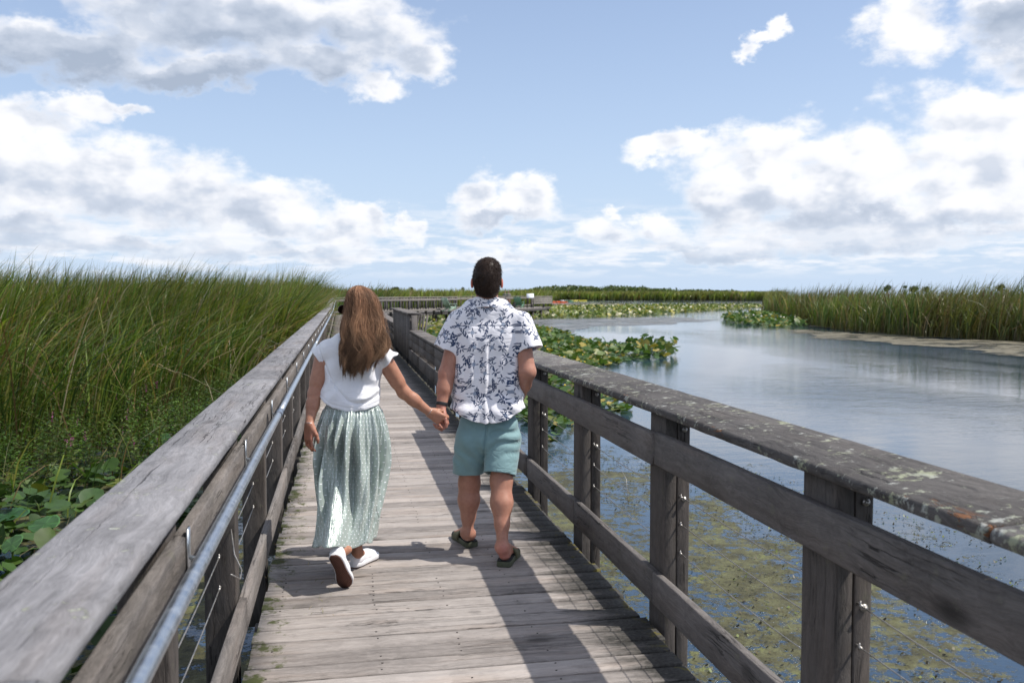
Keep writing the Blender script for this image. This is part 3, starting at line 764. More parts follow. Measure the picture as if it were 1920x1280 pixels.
# ---- right low railing with a raised block further on
r2 = empty('wooden_railing', (1.6, 14, 0), label='low closed grey railing beyond the man, right side of the walk', cat='railing')
def low_rail(root, ya, yb, zc_, first=False):
    mb = MB(); y = ya
    while y < yb - .1:
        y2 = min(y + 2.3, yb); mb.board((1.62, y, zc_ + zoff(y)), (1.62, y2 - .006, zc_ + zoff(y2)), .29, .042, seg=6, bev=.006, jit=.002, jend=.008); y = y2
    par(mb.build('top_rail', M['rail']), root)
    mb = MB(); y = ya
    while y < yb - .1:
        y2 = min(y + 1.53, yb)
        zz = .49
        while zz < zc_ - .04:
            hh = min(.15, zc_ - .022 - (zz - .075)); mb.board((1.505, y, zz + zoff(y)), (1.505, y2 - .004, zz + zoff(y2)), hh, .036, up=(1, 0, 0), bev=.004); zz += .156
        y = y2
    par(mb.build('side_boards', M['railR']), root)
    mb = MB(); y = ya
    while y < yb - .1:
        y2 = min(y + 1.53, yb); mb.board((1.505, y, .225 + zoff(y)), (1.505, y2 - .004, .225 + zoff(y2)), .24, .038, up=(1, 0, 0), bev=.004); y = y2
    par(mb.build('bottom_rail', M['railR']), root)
    y = ya + .1
    while y < yb:
        mb = MB(); mb.board((1.592, y, -.35), (1.592, y, zc_ - .022 + zoff(y)), .135, .13, up=(1, 0, 0)); par(mb.build('post', M['post']), root); y += 1.53
low_rail(r2, RE + .02, 20.6, .765)
low_rail(r2, 27.4, 53.5, .72)
r3 = empty('wooden_railing', (1.6, 24, 0), label='raised boxed section of grey railing between the two low stretches', cat='railing')
mb = MB(); y = 20.3
while y < 27.3: mb.board((1.60, y, 1.15), (1.60, y + .76, 1.15), .30, .045, seg=3, bev=.006, jit=.003, jend=.01); y += .775
par(mb.build('top_rail', M['rail']), r3)
mb = MB()
for i in range(11):
    y = 20.62 + i * .62; mb.board((1.505 + random.uniform(-.004, .004), y, .10), (1.505, y, 1.126), .6, .036, up=(1, 0, 0), bev=.005)
for i in range(1): mb.board((1.53 + .135 * i + .07, 20.62 - .34, .1), (1.53 + .135 * i + .06, 20.62 - .34, 1.126), .13, .034, up=(0, 1, 0), bev=.004)
for i in range(9): mb.board((1.70, 20.7 + i * .76, -.3), (1.93, 20.7 + i * .76, 1.126), .14, .036, up=(1, 0, 0), bev=.004)
par(mb.build('side_boards', M['railR']), r3)
for y in (20.5, 22.1, 23.7, 25.3, 26.9):
    for x in (1.605,):
        mb = MB(); mb.board((x, y + .1, -.35), (x, y + .1, 1.12), .12, .12, up=(1, 0, 0)); par(mb.build('post', M['post']), r3)

# ---- far crosswalk that turns right across the marsh
def FU(px, w): return W(np.array([(px - 960) / FPX * w, w, 0.0]))[:2]
FA, FBp = FU(634, 55.5), FU(1016, 92)
fd = (FBp - FA); FL = np.linalg.norm(fd); fd /= FL; fn = np.array([fd[1], -fd[0]])     # fn points to the near side
fw_ = empty('boardwalk', (0, 0, 0), kind='structure')
ZF = .24
def fp(s, off, z): return (FA[0] + fd[0] * s + fn[0] * off, FA[1] + fd[1] * s + fn[1] * off, z)
mb = MB(); s = 0.0
while s < FL: mb.board(fp(s, -.95, ZF - .02), fp(s, .95, ZF - .02), .20, .038, rnd=random.random()); s += .207
s = FL * .40
while s < FL * .84: mb.board(fp(s, .96, ZF - .02), fp(s, 2.6, ZF - .02), .20, .038); s += .207
mb.build('deck_planks', M['far'], fw_)
mb = MB()
for off in (-.9, .93): mb.board(fp(0, off, ZF - .15), fp(FL, off, ZF - .15), .05, .20)
mb.board(fp(FL * .4, 2.58, ZF - .15), fp(FL * .84, 2.58, ZF - .15), .05, .2)
for s in np.arange(.5, FL, 2.4):
    for off in (-.7, .7): mb.board(fp(s, off, -3), fp(s, off, ZF - .1), .16, .16, up=(0, 1, 0))
    if FL * .4 < s < FL * .84: mb.board(fp(s, 2.45, -3), fp(s, 2.45, ZF - .1), .16, .16, up=(0, 1, 0))
mb.build('support_piles', M['farp'], fw_)
def far_rail(label, off, s0, s1, bal, solid=False):
    root = empty('wooden_railing', fp((s0 + s1) / 2, off, ZF), label=label, cat='railing')
    def pr(o): return par(o, root)
    mb = MB(); s = s0
    while s < s1 - .1: e = min(s + 3.6, s1); mb.board(fp(s, off, ZF + 1.07), fp(e - .01, off, ZF + 1.07), .24, .045); s = e
    pr(mb.build('top_rail', M['far']))
    mb = MB()
    for zz in (.90,) if not solid else (.92, .74, .56, .38): mb.board(fp(s0, off + .06, ZF + zz), fp(s1, off + .06, ZF + zz), .15, .04, up=tuple(fn) + (0,))
    if not solid: mb.board(fp(s0, off + .06, ZF + .16), fp(s1, off + .06, ZF + .16), .14, .04, up=tuple(fn) + (0,))
    pr(mb.build('mid_rail', M['far']))
    s = s0 + .1; i = 0; n = 0
    while s < s1 and n < 95:
        mb = MB(); mb.board(fp(s, off, ZF - .2 if i % 3 == 0 else ZF + .1), fp(s, off, ZF + 1.05), .14 if i % 3 == 0 else .09, .14 if i % 3 == 0 else .05, up=tuple(fn) + (0,))
        pr(mb.build('post' if i % 3 == 0 else 'baluster', M['farp'])); s += bal; i += 1; n += 1
far_rail('far walkway railing on its back side, running behind both people', -1.0, 0, FL, 1.3)
far_rail('far walkway railing with dark balusters, between the two people', 1.0, 2.2, FL * .40, .44)
far_rail('closed board railing at the right end of the far walkway', 1.05, FL * .84, FL, 1.2, True)
far_rail('short railing behind the dark slanted chair on the far platform', 1.0, FL * .55, FL * .66, .5, True)
# chairs, sign on the far platform
def adirondack(s, off, label, col, rz):
    root = empty('deck_chair', fp(s, off, ZF), rz, label=label, cat='chair', group='low slatted chairs on the far platform')
    m = simple('painted slats ' + label[:9], col, .5)
    mb = MB()
    for i in range(5): mb.board((-.26 + .13 * i, -.05, .38), (-.26 + .13 * i, .5, .26), .12, .02)
    mb.build('seat', m, root)
    mb = MB()
    for i in range(5): mb.board((-.26 + .13 * i, .42, .28), (-.29 + .145 * i, .85, 1.05 - .03 * abs(i - 2)), .12, .02, up=(0, -1, .4))
    mb.build('backrest', m, root)
    for sx in (-1, 1):
        mb = MB(); mb.board((sx * .36, -.1, .58), (sx * .36, .62, .55), .12, .025); mb.build('armrest', m, root)
        mb = MB(); mb.board((sx * .33, -.02, 0), (sx * .33, -.02, .57), .09, .03, up=(1, 0, 0)); mb.build('leg', m, root)
        mb = MB(); mb.board((sx * .31, .0, .33), (sx * .31, .75, .03), .1, .03, up=(1, 0, 0)); mb.build('leg', m, root)
def s_at(px):
    best = min(np.linspace(0, FL, 400), key=lambda s: abs((lambda q: 960 + FPX * (q[0] * CP - q[1] * SP) / (q[0] * SP + q[1] * CP))(fp(s, 1.8, 0)) - px)); return best
adirondack(s_at(846), 1.9, 'pale green slatted chair on the far platform, left of the man', (.30, .42, .32), 2.2)
adirondack(s_at(966), 1.7, 'dark leaning slatted chair on the far platform, right of the man', (.03, .03, .03), 1.2)
adirondack(s_at(979), 1.6, 'green slatted chair beside the dark one on the far platform', (.10, .24, .15), 2.6)
# two walkers behind the far platform, only their heads and shoulders show above the rail
def walker(px, w, label, shirt):
    g = FU(px, w); root = empty('person', (g[0], g[1], ZF - .13), 0, label=label, cat='person')
    f = Field((-.35, -.25, -.02), (.35, .25, 1.82), .018); f.ell((0, 0, 1.60), (.078, .095, .115), .02); f.cone((0, 0, 1.4), (0, 0, 1.52), .055, .05, .02); f.cone((-.14, 0, 1.36), (.14, 0, 1.36), .07, .07, .04); f.cone((0, 0, 1.34), (0, 0, .95), .13, .13, .04, .7)
    for s_ in (-1, 1):
        f.cone((s_ * .19, 0, 1.37), (s_ * .23, -.02, 1.08), .048, .042, .02); f.cone((s_ * .23, -.02, 1.08), (s_ * .24, .08, .82), .040, .028, .02); f.cone((s_ * .24, .08, .82), (s_ * .24, .10, .70), .03, .018, .01)
        f.cone((s_ * .09, 0, .92), (s_ * .10, .02 * s_, .48), .09, .06, .03); f.cone((s_ * .10, .02 * s_, .48), (s_ * .10, -.04 * s_, .06), .058, .04, .02); f.cone((s_ * .10, -.04 * s_ - .03, .03), (s_ * .11, .14 - .04 * s_, .03), .035, .03, .02)
    V, F_ = f.mesh(); mesh_np('body', V, F_, M['skin'], root, col=np.ones((len(V), 3)) * np.array([.55, .30, .22]), smooth=True)
    f = Field((-.35, -.25, .8), (.35, .25, 1.5), .018); f.cone((-.14, 0, 1.36), (.14, 0, 1.36), .085, .085, .04); f.cone((0, 0, 1.34), (0, 0, .9), .15, .15, .04, .75)
    for s_ in (-1, 1): f.cone((s_ * .19, 0, 1.37), (s_ * .225, -.01, 1.14), .062, .06, .02)
    V, F_ = f.mesh(); mesh_np('shirt', V, F_, simple('walker cloth ' + label[:12], shirt, .8), root, smooth=True)
    mbh = MB(); mbh.blob((0, -.012, 1.635), (.084, .098, .095), 12, 9); mbh.build('hair', simple('walker hair', (.25, .15, .08), .6), root, smooth=True)
walker(947, 96, 'distant walker behind the far platform, left of two', (.16, .17, .13)); walker(953.5, 95, 'distant walker behind the far platform, right of two', (.22, .20, .17))
sg = empty('info_sign', fp(s_at(992), 1.9, ZF), -PSI, label='white tilted information panel on posts at the far platform', cat='sign')
mb = MB(); mb.board((-.33, 0, 1.12), (.33, 0, 1.12), .50, .03, up=(0, -.8, .62)); mb.build('panel', simple('white panel', (.78, .80, .84), .25), sg)
for sx in (-1, 1):
    mb = MB(); mb.board((sx * .28, .06, -.1), (sx * .28, .06, 1.05), .09, .09, up=(0, 1, 0)); mb.build('post', M['farp'], sg)
# ------------------------------------------------------------------ plants
def leaf_mat(name, rough=.5, trans=.35, spec=.35, bright=1.0, bump=0):
    m, t, b = material(name)
    a = t.attr('col', 'Color')
    n = t.noise(t.obj(), 9, 4)
    c = t.mix(t.map(n, .3, .7, 0, 1), t.vm('SCALE', a, sc=.8 * bright), t.vm('SCALE', a, sc=1.2 * bright))
    t.inp(b, 'Base Color', c); t.inp(b, 'Roughness', rough); t.inp(b, 'Specular IOR Level', spec)
    if bump: t.inp(b, 'Normal', t.bump(t.noise(t.obj(), 25, 3), bump, .01))
    tr = t.n('ShaderNodeBsdfTranslucent'); t.inp(tr, 'Color', t.vm('MULTIPLY', c, (1.25, 1.35, .6)))
    mx = t.n('ShaderNodeMixShader'); t.inp(mx, 0, trans); t.L.new(b.outputs[0], mx.inputs[1]); t.L.new(tr.outputs[0], mx.inputs[2])
    t.L.new(mx.outputs[0], t.N['Material Output'].inputs[0]); return m
M['reed'] = leaf_mat('cattail leaf', .42, .32, .4)
M['leaf'] = leaf_mat('broad pond leaf', .42, .22, .35)
M['herb'] = leaf_mat('herb leaf', .45, .3)
M['shrub'] = leaf_mat('shrub leaf', .55, .25)
GREENS = np.array([(.082, .145, .018), (.125, .185, .024), (.055, .112, .015), (.165, .215, .034), (.05, .095, .022), (.18, .185, .042)])
DEAD = np.array([(.30, .20, .095), (.38, .29, .16), (.20, .13, .06), (.42, .36, .26)])
def blades(base, h, wd, lean, ldir, curl, segs=5, dead=.07, tip=None, greens=GREENS, base_dark=None, fold=None):
    """ribbon leaves: base (n,3) and per-blade arrays"""
    n = len(base); t = np.linspace(0, 1, segs + 1)[None, :]
    h = h[:, None]; lean = lean[:, None]; curl = curl[:, None]
    out = lean * t * h + curl * (t ** 3) * h
    z = h * t * np.sqrt(np.maximum(.15, 1 - (lean * t) ** 2)) - (curl ** 2) * .45 * h * t ** 4
    if fold is not None:       # broken leaves hang down past a kink
        k = fold[:, None]; over = np.maximum(0, t - k); has = (k < 1)
        z = np.where(has, z - over * h * 1.25, z); out = np.where(has, out + over * h * .35, out)
    cx = base[:, 0:1] + np.cos(ldir)[:, None] * out; cy = base[:, 1:2] + np.sin(ldir)[:, None] * out; cz = base[:, 2:3] + z
    a = RNG.uniform(0, PI, n)[:, None] + t * RNG.uniform(-.8, .8, n)[:, None]
    w = wd[:, None] * np.array(np.interp(t, [0, .5, .8, 1], [.8, 1, .65, .04])) / 2
    L = np.stack([cx - np.cos(a) * w, cy - np.sin(a) * w, cz], -1); R = np.stack([cx + np.cos(a) * w, cy + np.sin(a) * w, cz], -1)
    V = np.stack([L, R], 2).reshape(n, -1, 3); m = (segs + 1) * 2
    q = np.array([[2 * i, 2 * i + 1, 2 * i + 3, 2 * i + 2] for i in range(segs)])
    F = (np.arange(n)[:, None, None] * m + q[None]).reshape(-1, 4)
    g = greens[RNG.integers(0, len(greens), n)] * RNG.uniform(.75, 1.25, (n, 1))
    dd = RNG.random(n) < dead; g[dd] = DEAD[RNG.integers(0, 4, dd.sum())] * RNG.uniform(.7, 1.2, (dd.sum(), 1))
    tt = np.repeat(t[0], 2)[None, :, None]
    col = g[:, None, :] * np.ones((1, m, 1))
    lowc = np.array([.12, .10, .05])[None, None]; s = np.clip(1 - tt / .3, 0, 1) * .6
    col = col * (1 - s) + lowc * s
    tc = np.clip((tt - .8) / .2, 0, 1) * (RNG.random(n) < .35)[:, None, None] * .7
    col = col * (1 - tc) + np.array([.25, .17, .07])[None, None] * tc
    return V.reshape(-1, 3), F, col.reshape(-1, 3)
def in_poly(P, pts):
    x, y = P[:, 0], P[:, 1]; c = np.zeros(len(P), bool); n = len(pts)
    for i in range(n):
        x1, y1 = pts[i]; x2, y2 = pts[(i + 1) % n]
        k = ((y1 > y) != (y2 > y)); xx = (x2 - x1) * (y - y1) / ((y2 - y1) + 1e-12) + x1; c ^= k & (x < xx)
    return c
def scatter(pts, dens, maxn=200000):
    P = np.array([q[:2] for q in pts]); lo, hi = P.min(0), P.max(0); A = (hi - lo).prod(); n = int(min(A * dens, maxn * 4))
    X = RNG.uniform(lo, hi, (n, 2)); X = X[in_poly(X, P)]; return X[:maxn]
def vn(X, s, seed=0):
    """cheap smooth noise on XY, 0..1"""
    r = np.random.default_rng(seed); v = 0
    for i in range(6):
        k = r.normal(size=2) * s * (1.6 ** i) * .6; v = v + np.sin(X @ k + r.uniform(0, 6.28)) / (1.35 ** i)
    return .5 + .5 * np.tanh(v * .55)
def reed_patch(X, hm, wd, segs=5, dead=.07, hv=.12, curlm=.25, wind=.0, greens=GREENS, clump=True, topvar=.12):
    n = len(X)
    if clump:
        k = max(1, n // 7); cen = X[RNG.integers(0, n, k)]; idx = RNG.integers(0, k, n); X = cen[idx] + RNG.normal(0, .10, (n, 2))
    cl = vn(X, .55, 3)
    h = hm * (1 - topvar / 2 + topvar * cl) * RNG.normal(1, hv, n).clip(.45, 1.22)
    ld = RNG.uniform(0, 2 * PI, n); lean = np.abs(RNG.normal(.10, .09, n)).clip(0, .5)
    # wind pushes the tops to the right
    dx = np.cos(ld) * lean + wind * .9; dy = np.sin(ld) * lean - wind * .15
    curl = np.abs(RNG.normal(0, curlm, n)).clip(0, .8); fold = np.where(RNG.random(n) < .11, RNG.uniform(.45, .85, n), 2.0)
    tn = vn(X, .9, 17)[:, None]; tn2 = vn(X, .35, 18)[:, None]
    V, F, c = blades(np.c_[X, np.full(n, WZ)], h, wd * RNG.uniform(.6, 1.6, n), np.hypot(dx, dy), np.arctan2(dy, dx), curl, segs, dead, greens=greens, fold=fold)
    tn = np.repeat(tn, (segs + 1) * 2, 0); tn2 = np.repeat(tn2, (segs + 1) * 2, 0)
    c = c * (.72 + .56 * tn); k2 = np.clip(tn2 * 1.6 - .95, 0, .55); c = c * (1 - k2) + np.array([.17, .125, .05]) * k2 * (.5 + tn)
    return V, F, c
def join(parts):
    Vs, Fs, Cs, o = [], [], [], 0
    for V, F, c in parts: Vs.append(V); Fs.append(F + o); Cs.append(c); o += len(V)
    return np.concatenate(Vs), np.concatenate(Fs), np.concatenate(Cs)
def spikes(X, h, r=.013, L=.16):
    """cattail heads: brown velvet cylinders on thin stalks"""
    mb = MB()
    for (x, y), hh in zip(X, h):
        lx, ly = random.uniform(.0, .18), random.uniform(-.08, .06)
        f = lambda q: (x + lx * hh * q, y + ly * hh * q, WZ + hh * q)
        mb.tube([f(0), f(.9)], r * .35, 4); mb.tube([f(.9), f(.905), f(.9 + L / hh * .9), f(.9 + L / hh)], [r * .6, r, r, r * .5], 6); mb.tube([f(.9 + L / hh), f(.9 + L / hh + .05)], r * .25, 4)
    return mb
M['spike'] = simple('cattail head', (.13, .062, .03), .85, bump=(200, .5, .003))
# --- left marsh
parts = []
L1 = [(-30, 12.5), (-14, 10.0), (-9.5, 13.2), (-7.2, 15.4), (-4.6, 18.4), (-2.9, 22), (-1.6, 26), (-1.3, 34), (-6, 36), (-16, 30), (-24, 24)]
L1b = [(-26, 11.5), (-14, 9.8), (-9.6, 13.0), (-7.3, 15.2), (-4.7, 18.2), (-3.0, 22), (-1.7, 26), (-1.4, 34), (-3.2, 34), (-4.6, 24), (-6.6, 20.5), (-9.2, 17.6), (-12, 15.5), (-20, 14)]
X = scatter(L1b, 170); parts.append(reed_patch(X, 2.50, .026, 6, .13, wind=.13, curlm=.3))
X = scatter(L1, 60); parts.append(reed_patch(X, 2.72, .023, 5, .06, wind=.16, curlm=.28))
X = scatter(L1, 5); parts.append(reed_patch(X, 2.98, .024, 6, .0, wind=.24, curlm=.35, hv=.06))
X = scatter([(-14, 7.8), (-8.2, 9.4), (-4.7, 12.0), (-2.9, 15.4), (-2.0, 21.5), (-4.6, 22), (-8, 17), (-14, 12.5)], 75); X = X[vn(X, 1.1, 31) > .38]; parts.append(reed_patch(X, 1.95, .018, 5, .16, wind=.1, curlm=.55, hv=.3))
X = scatter([(-1.5, 33), (-1.3, 60), (-34, 60), (-60, 45), (-45, 24), (-22, 24), (-14, 30)], 24); parts.append(reed_patch(X, 2.72, .045, 4, .05, wind=.15))
X = scatter([(-1.2, 33), (-1.2, 55), (-5, 55), (-4, 33)], 55); parts.append(reed_patch(X, 2.45, .03, 5, .10, wind=.12))
X = scatter([(-3, 58), (-40, 60), (-120, 60), (-160, 130), (-20, 170), (6, 96), (2, 62)], 4.0); parts.append(reed_patch(X, 2.72, .10, 3, .04, wind=.12))
X = scatter(L1b, 22); parts.append(reed_patch(X, 2.35, .042, 6, .10, wind=.16, curlm=.35, greens=GREENS[[1, 3, 1, 3]])); X = scatter(L1b, 12); parts.append(reed_patch(X, 1.95, .024, 7, 1.0, wind=.15, curlm=.75, hv=.2, clump=False)); X = scatter(L1b, 9); parts.append(reed_patch(X, 2.2, .03, 6, .5, wind=.2, curlm=.5, hv=.15, clump=False))
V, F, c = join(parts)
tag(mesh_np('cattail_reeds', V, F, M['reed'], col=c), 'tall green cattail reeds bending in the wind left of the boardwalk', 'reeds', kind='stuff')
X = scatter(L1, 1.6); mbs = spikes(X, RNG.uniform(2.0, 2.55, len(X))); X = scatter(L1b, 2.2); mbs2 = spikes(X, RNG.uniform(1.7, 2.4, len(X)))
tag(mbs.build('cattail_heads', M['spike']), 'brown cattail heads among the left reeds', 'cattails', kind='stuff')
tag(mbs2.build('cattail_heads', M['spike']), 'brown cattail heads at the near edge of the left reeds', 'cattails', kind='stuff')
# --- right bank
GR2 = np.array([(.09, .145, .024), (.13, .18, .034), (.07, .125, .022), (.165, .185, .045), (.06, .105, .026), (.18, .15, .05)])
r0 = [gw(1437, 588)[:2], gw(1475, 600)[:2], gw(1535, 613)[:2], gw(1620, 624)[:2], gw(1720, 632)[:2], gw(1830, 636)[:2], gw(1925, 641)[:2], gw(2100, 648)[:2], gw(2500, 658)[:2]]
away = W(np.array([.25, 1, 0]))[:2]
def band(line, d0, d1): return [q + away * d0 for q in line] + [q + away * d1 for q in line[::-1]]
parts = []
X = scatter(band(r0, .1, 4.5), 75, 45000); parts.append(reed_patch(X, 2.22, .040, 5, .12, wind=.10, greens=GR2, topvar=.3, curlm=.3))
X = scatter(band(r0, 0, 1.0), 60, 9000); parts.append(reed_patch(X, 1.2, .040, 4, .22, wind=.05, greens=GR2, hv=.4, curlm=.5))
X = scatter(band(r0, 4, 26), 12, 30000); parts.append(reed_patch(X, 2.62, .05, 4, .05, wind=.2, greens=GR2, topvar=.22))
X = scatter([gw(1850, 640)[:2] + away * 1, gw(2500, 658)[:2] + away * 1, gw(2500, 658)[:2] + away * 9, gw(1800, 636)[:2] + away * 8], 8, 8000); parts.append(reed_patch(X, 3.1, .045, 5, .02, wind=.25, greens=GR2, hv=.08))
e0 = gw(2480, 658)[:2]; X = scatter([e0, (60, 27), (130, 31), (260, 40), (260, 56), (130, 44), (60, 38), e0 + away * 9], 9, 14000); parts.append(reed_patch(X, 2.6, .075, 4, .08, wind=.15, greens=GR2))
V, F, c = join(parts)
tag(mesh_np('cattail_reeds', V, F, M['reed'], col=c), 'dense cattail reeds with brown tinged tops on the right bank', 'reeds', kind='stuff')
X = scatter(band(r0, .3, 6), 1.3, 2200); tag(spikes(X, RNG.uniform(1.7, 2.5, len(X)), .022, .2).build('cattail_heads', M['spike']), 'brown cattail heads standing in the right bank reeds', 'cattails', kind='stuff')
# --- far reed belts
parts = []
GR3 = np.array([(.17, .23, .045), (.22, .27, .05), (.14, .19, .04), (.26, .27, .07)])
def ub(pxs, ws): return [FU(p, w_)  for p, w_ in zip(pxs, ws)]
b1 = ub([560, 1030, 1030, 560], [98, 118, 160, 150]); X = scatter(b1, 9, 26000); parts.append(reed_patch(X, 2.55, .16, 3, .04, greens=GR3, wind=.08))
b1 = ub([1005, 1440, 1470, 1000], [290, 284, 330, 340]); X = scatter(b1, 6, 34000); parts.append(reed_patch(X, 2.6, .34, 3, .05, greens=GR3, wind=.08)); b1 = ub([1436, 1460, 1475, 1436], [96, 90, 240, 285]); X = scatter(b1, 6, 8000); parts.append(reed_patch(X, 2.5, .12, 3, .05, greens=GR3, wind=.08))
b1 = ub([1100, 1440, 1440, 1100], [150, 120, 128, 160]); X = scatter(b1, 3, 6000)
V, F, c = join(parts)
tag(mesh_np('far_reeds', V, F, M['reed'], col=c), 'yellow green belt of far reeds along the horizon', 'reeds', kind='stuff')
# --- low wooded rise and single trees far off
def crown(cs, n, leaf, cols, seed=0, squash=.6):
    """leaf clumps spread through a set of ellipsoids cs=[(x,y,z,rx,ry,rz)]"""
    P = []; per = max(1, n // len(cs))
    for (x, y, z, rx, ry, rz) in cs:
        d = RNG.normal(size=(per, 3)); d /= np.linalg.norm(d, axis=1)[:, None]; r = RNG.uniform(.55, 1.08, (per, 1)) ** .7
        P.append(np.array([x, y, z]) + d * r * np.array([rx, ry, rz]))
    P = np.concatenate(P); n = len(P)
    a = RNG.normal(size=(n, 3)); a /= np.linalg.norm(a, axis=1)[:, None]; b = np.cross(a, RNG.normal(size=(n, 3))); b /= np.linalg.norm(b, axis=1)[:, None]
    s = leaf * RNG.uniform(.5, 1.3, (n, 1))
    V = np.stack([P - a * s, P + b * s * squash, P + a * s, P - b * s * squash], 1).reshape(-1, 3)
    F = np.arange(n * 4).reshape(-1, 4); c = cols[RNG.integers(0, len(cols), n)] * RNG.uniform(.7, 1.3, (n, 1)); return V, F, np.repeat(c, 4, 0)
TG = np.array([(.045, .070, .022), (.06, .085, .026), (.035, .055, .02), (.075, .09, .03)])
cs = []
for i in range(120):
    px = RNG.uniform(940, 1430); top = np.interp(px, [940, 985, 1010, 1060, 1130, 1200, 1290, 1360, 1440], [545.5, 543, 537.5, 535, 534.5, 537, 542.5, 544, 547]); w_ = RNG.uniform(345, 390)
    g = W(J(px, top + RNG.uniform(0, 3), w_)); hh = g[2] - WZ; rz = max(1.0, hh * .62)
    cs.append((g[0], g[1], g[2] - rz, rz * 1.8, rz * 1.4, rz))
V, F, c = crown(cs, 34000, .6, TG * 1.6)
tag(mesh_np('far_thicket', V, F, M['shrub'], col=c), 'low dark wooded rise on the horizon right of the man', 'thicket', kind='stuff')
bark = simple('bark', (.10, .085, .07), .9)
def tree(px, top, w_, hw, label, nm='far_tree', dense=1.0):
    g = W(J(px, top, w_)); h = g[2] - WZ; r = hw / FPX * w_
    root = empty(nm, (g[0], g[1], WZ), label=label, cat='tree', group='small trees on the horizon')
    mb = MB(); mb.tube([(0, 0, 0), (.05, 0, h * .4), (.0, .1, h * .8)], [.18, .13, .05], 7)
    for k in range(5):
        a = random.uniform(0, 6.3); z0 = h * random.uniform(.4, .7); mb.tube([(0, 0, z0), (math.cos(a) * r * .6, math.sin(a) * r * .6, z0 + h * .2)], [.07, .02], 5)
    mb.build('trunk', bark, root)
    cs = [(random.uniform(-.6, .6) * r, random.uniform(-.6, .6) * r, h - r * .75 * random.uniform(.7, 1.6), r * .5, r * .5, r * .55) for _ in range(6)]; cs.append((0, 0, h - r * .5, r * .5, r * .5, r * .5))
    V, F, c = crown(cs, int(900 * dense), r * .13, TG * 1.05); mesh_np('crown', V, F, M['shrub'], root, col=c)
tree(1665, 534, 150, 8, 'leftmost round tree above the right reeds')
tree(1697, 535, 150, 4, 'narrow tree between two round ones above the right reeds')
tree(1714, 534.5, 150, 9, 'wider round tree, third from the left above the right reeds')
tree(1738, 537, 170, 7, 'faint low tree right of the three above the right reeds')
tree(1878, 531, 90, 9, 'tree top rising behind the tallest right reeds near the edge')
tree(622, 541, 210, 5, 'small tree on the horizon left of the woman', dense=.8)
tree(712, 541, 230, 5, 'tiny tree on the horizon just right of the woman')
tree(741, 538, 160, 10, 'wide bushy tree on the horizon between the people')
tree(770, 538, 200, 6, 'thin pale tree on the horizon between the people', dense=.6)
tree(868, 538, 230, 4, 'lone thin tree on the horizon left of the man head', dense=.6)
# --- pond lilies: heart shaped leaves standing in beds
def heart(nseg=12):
    a = np.linspace(-PI, PI, nseg, endpoint=False); r = 1 - .12 * np.cos(a * 2)
    x = r * np.cos(a) * 1.05; y = r * np.sin(a) * .85
    k = np.abs(np.abs(a) - PI) < .25; x[k] = -.35; return np.stack([x, y], 1)
HE = heart(12)
def lily(X, size, zr, tilt, cols, seg=12, zb=WZ):
    n = len(X); he = HE if seg == 12 else HE[::2]; k = len(he)
    s = size * RNG.uniform(.55, 1.25, n); a = RNG.uniform(0, 2 * PI, n); tl = np.abs(RNG.normal(0, tilt, n)).clip(0, 1.4); td = RNG.uniform(0, 2 * PI, n)
    loc = he[None] * s[:, None, None]; x = loc[..., 0] * np.cos(a)[:, None] - loc[..., 1] * np.sin(a)[:, None]; y = loc[..., 0] * np.sin(a)[:, None] + loc[..., 1] * np.cos(a)[:, None]
    z = (np.cos(np.linspace(0, 2 * PI, k))[None] * RNG.uniform(-.2, .2, (n, 1)) + RNG.normal(0, .06, (n, k))) * s[:, None]
    # tilt about a random axis
    ux, uy = np.cos(td)[:, None], np.sin(td)[:, None]; al = x * ux + y * uy; ac = -x * uy + y * ux
    al2 = al * np.cos(tl)[:, None] - z * np.sin(tl)[:, None]; z2 = al * np.sin(tl)[:, None] + z * np.cos(tl)[:, None]
    x = al2 * ux - ac * uy; y = al2 * uy + ac * ux
    zc = zb + .015 + RNG.uniform(0, 1, n) ** 1.3 * zr + s * np.sin(tl) * .8
    cx = np.stack([X[:, 0], X[:, 1], zc - s * .10], 1)[:, None]
    V = np.concatenate([np.stack([x + X[:, :1], y + X[:, 1:2], z2 + zc[:, None]], -1), cx], 1)
    F = np.array([[k, i, (i + 1) % k] for i in range(k)]); F = (np.arange(n)[:, None, None] * (k + 1) + F[None]).reshape(-1, 3)
    c = cols[RNG.integers(0, len(cols), n)] * RNG.uniform(.75, 1.25, (n, 1))
    return V.reshape(-1, 3), F, np.repeat(c, k + 1, 0)
LG = np.array([(.055, .11, .02), (.07, .13, .025), (.045, .09, .02), (.10, .15, .03), (.05, .10, .03), (.14, .16, .03), (.34, .27, .06), (.06, .12, .02), (.09, .15, .03)])
LGf = np.array([(.13, .18, .03), (.17, .21, .04), (.10, .15, .03), (.22, .24, .05), (.36, .32, .08), (.13, .17, .035), (.60, .56, .40), (.06, .10, .03)])
def bed(name, label, polys, cols=LG):
    parts = [lily(scatter(p, d, mx), s, zr, tl, cols, seg) for (p, d, mx, s, zr, tl, seg) in polys]
    V, F, c = join(parts); return tag(mesh_np(name, V, F, M['leaf'], col=c), label, 'water lilies', kind='stuff')
def G(*p): return [gw(a, b)[:2] for a, b in p]
bed('lily_bed', 'bright yellow green bed of pond lilies below the far walkway', [
    (G((740, 590), (900, 582), (1000, 577), (1180, 574.5), (1320, 573), (1420, 573.5), (1435, 576), (1330, 583), (1230, 590), (1130, 595), (1020, 597), (900, 606), (800, 618), (740, 618)), 5.5, 15000, .22, .30, .6, 6),], LGf)
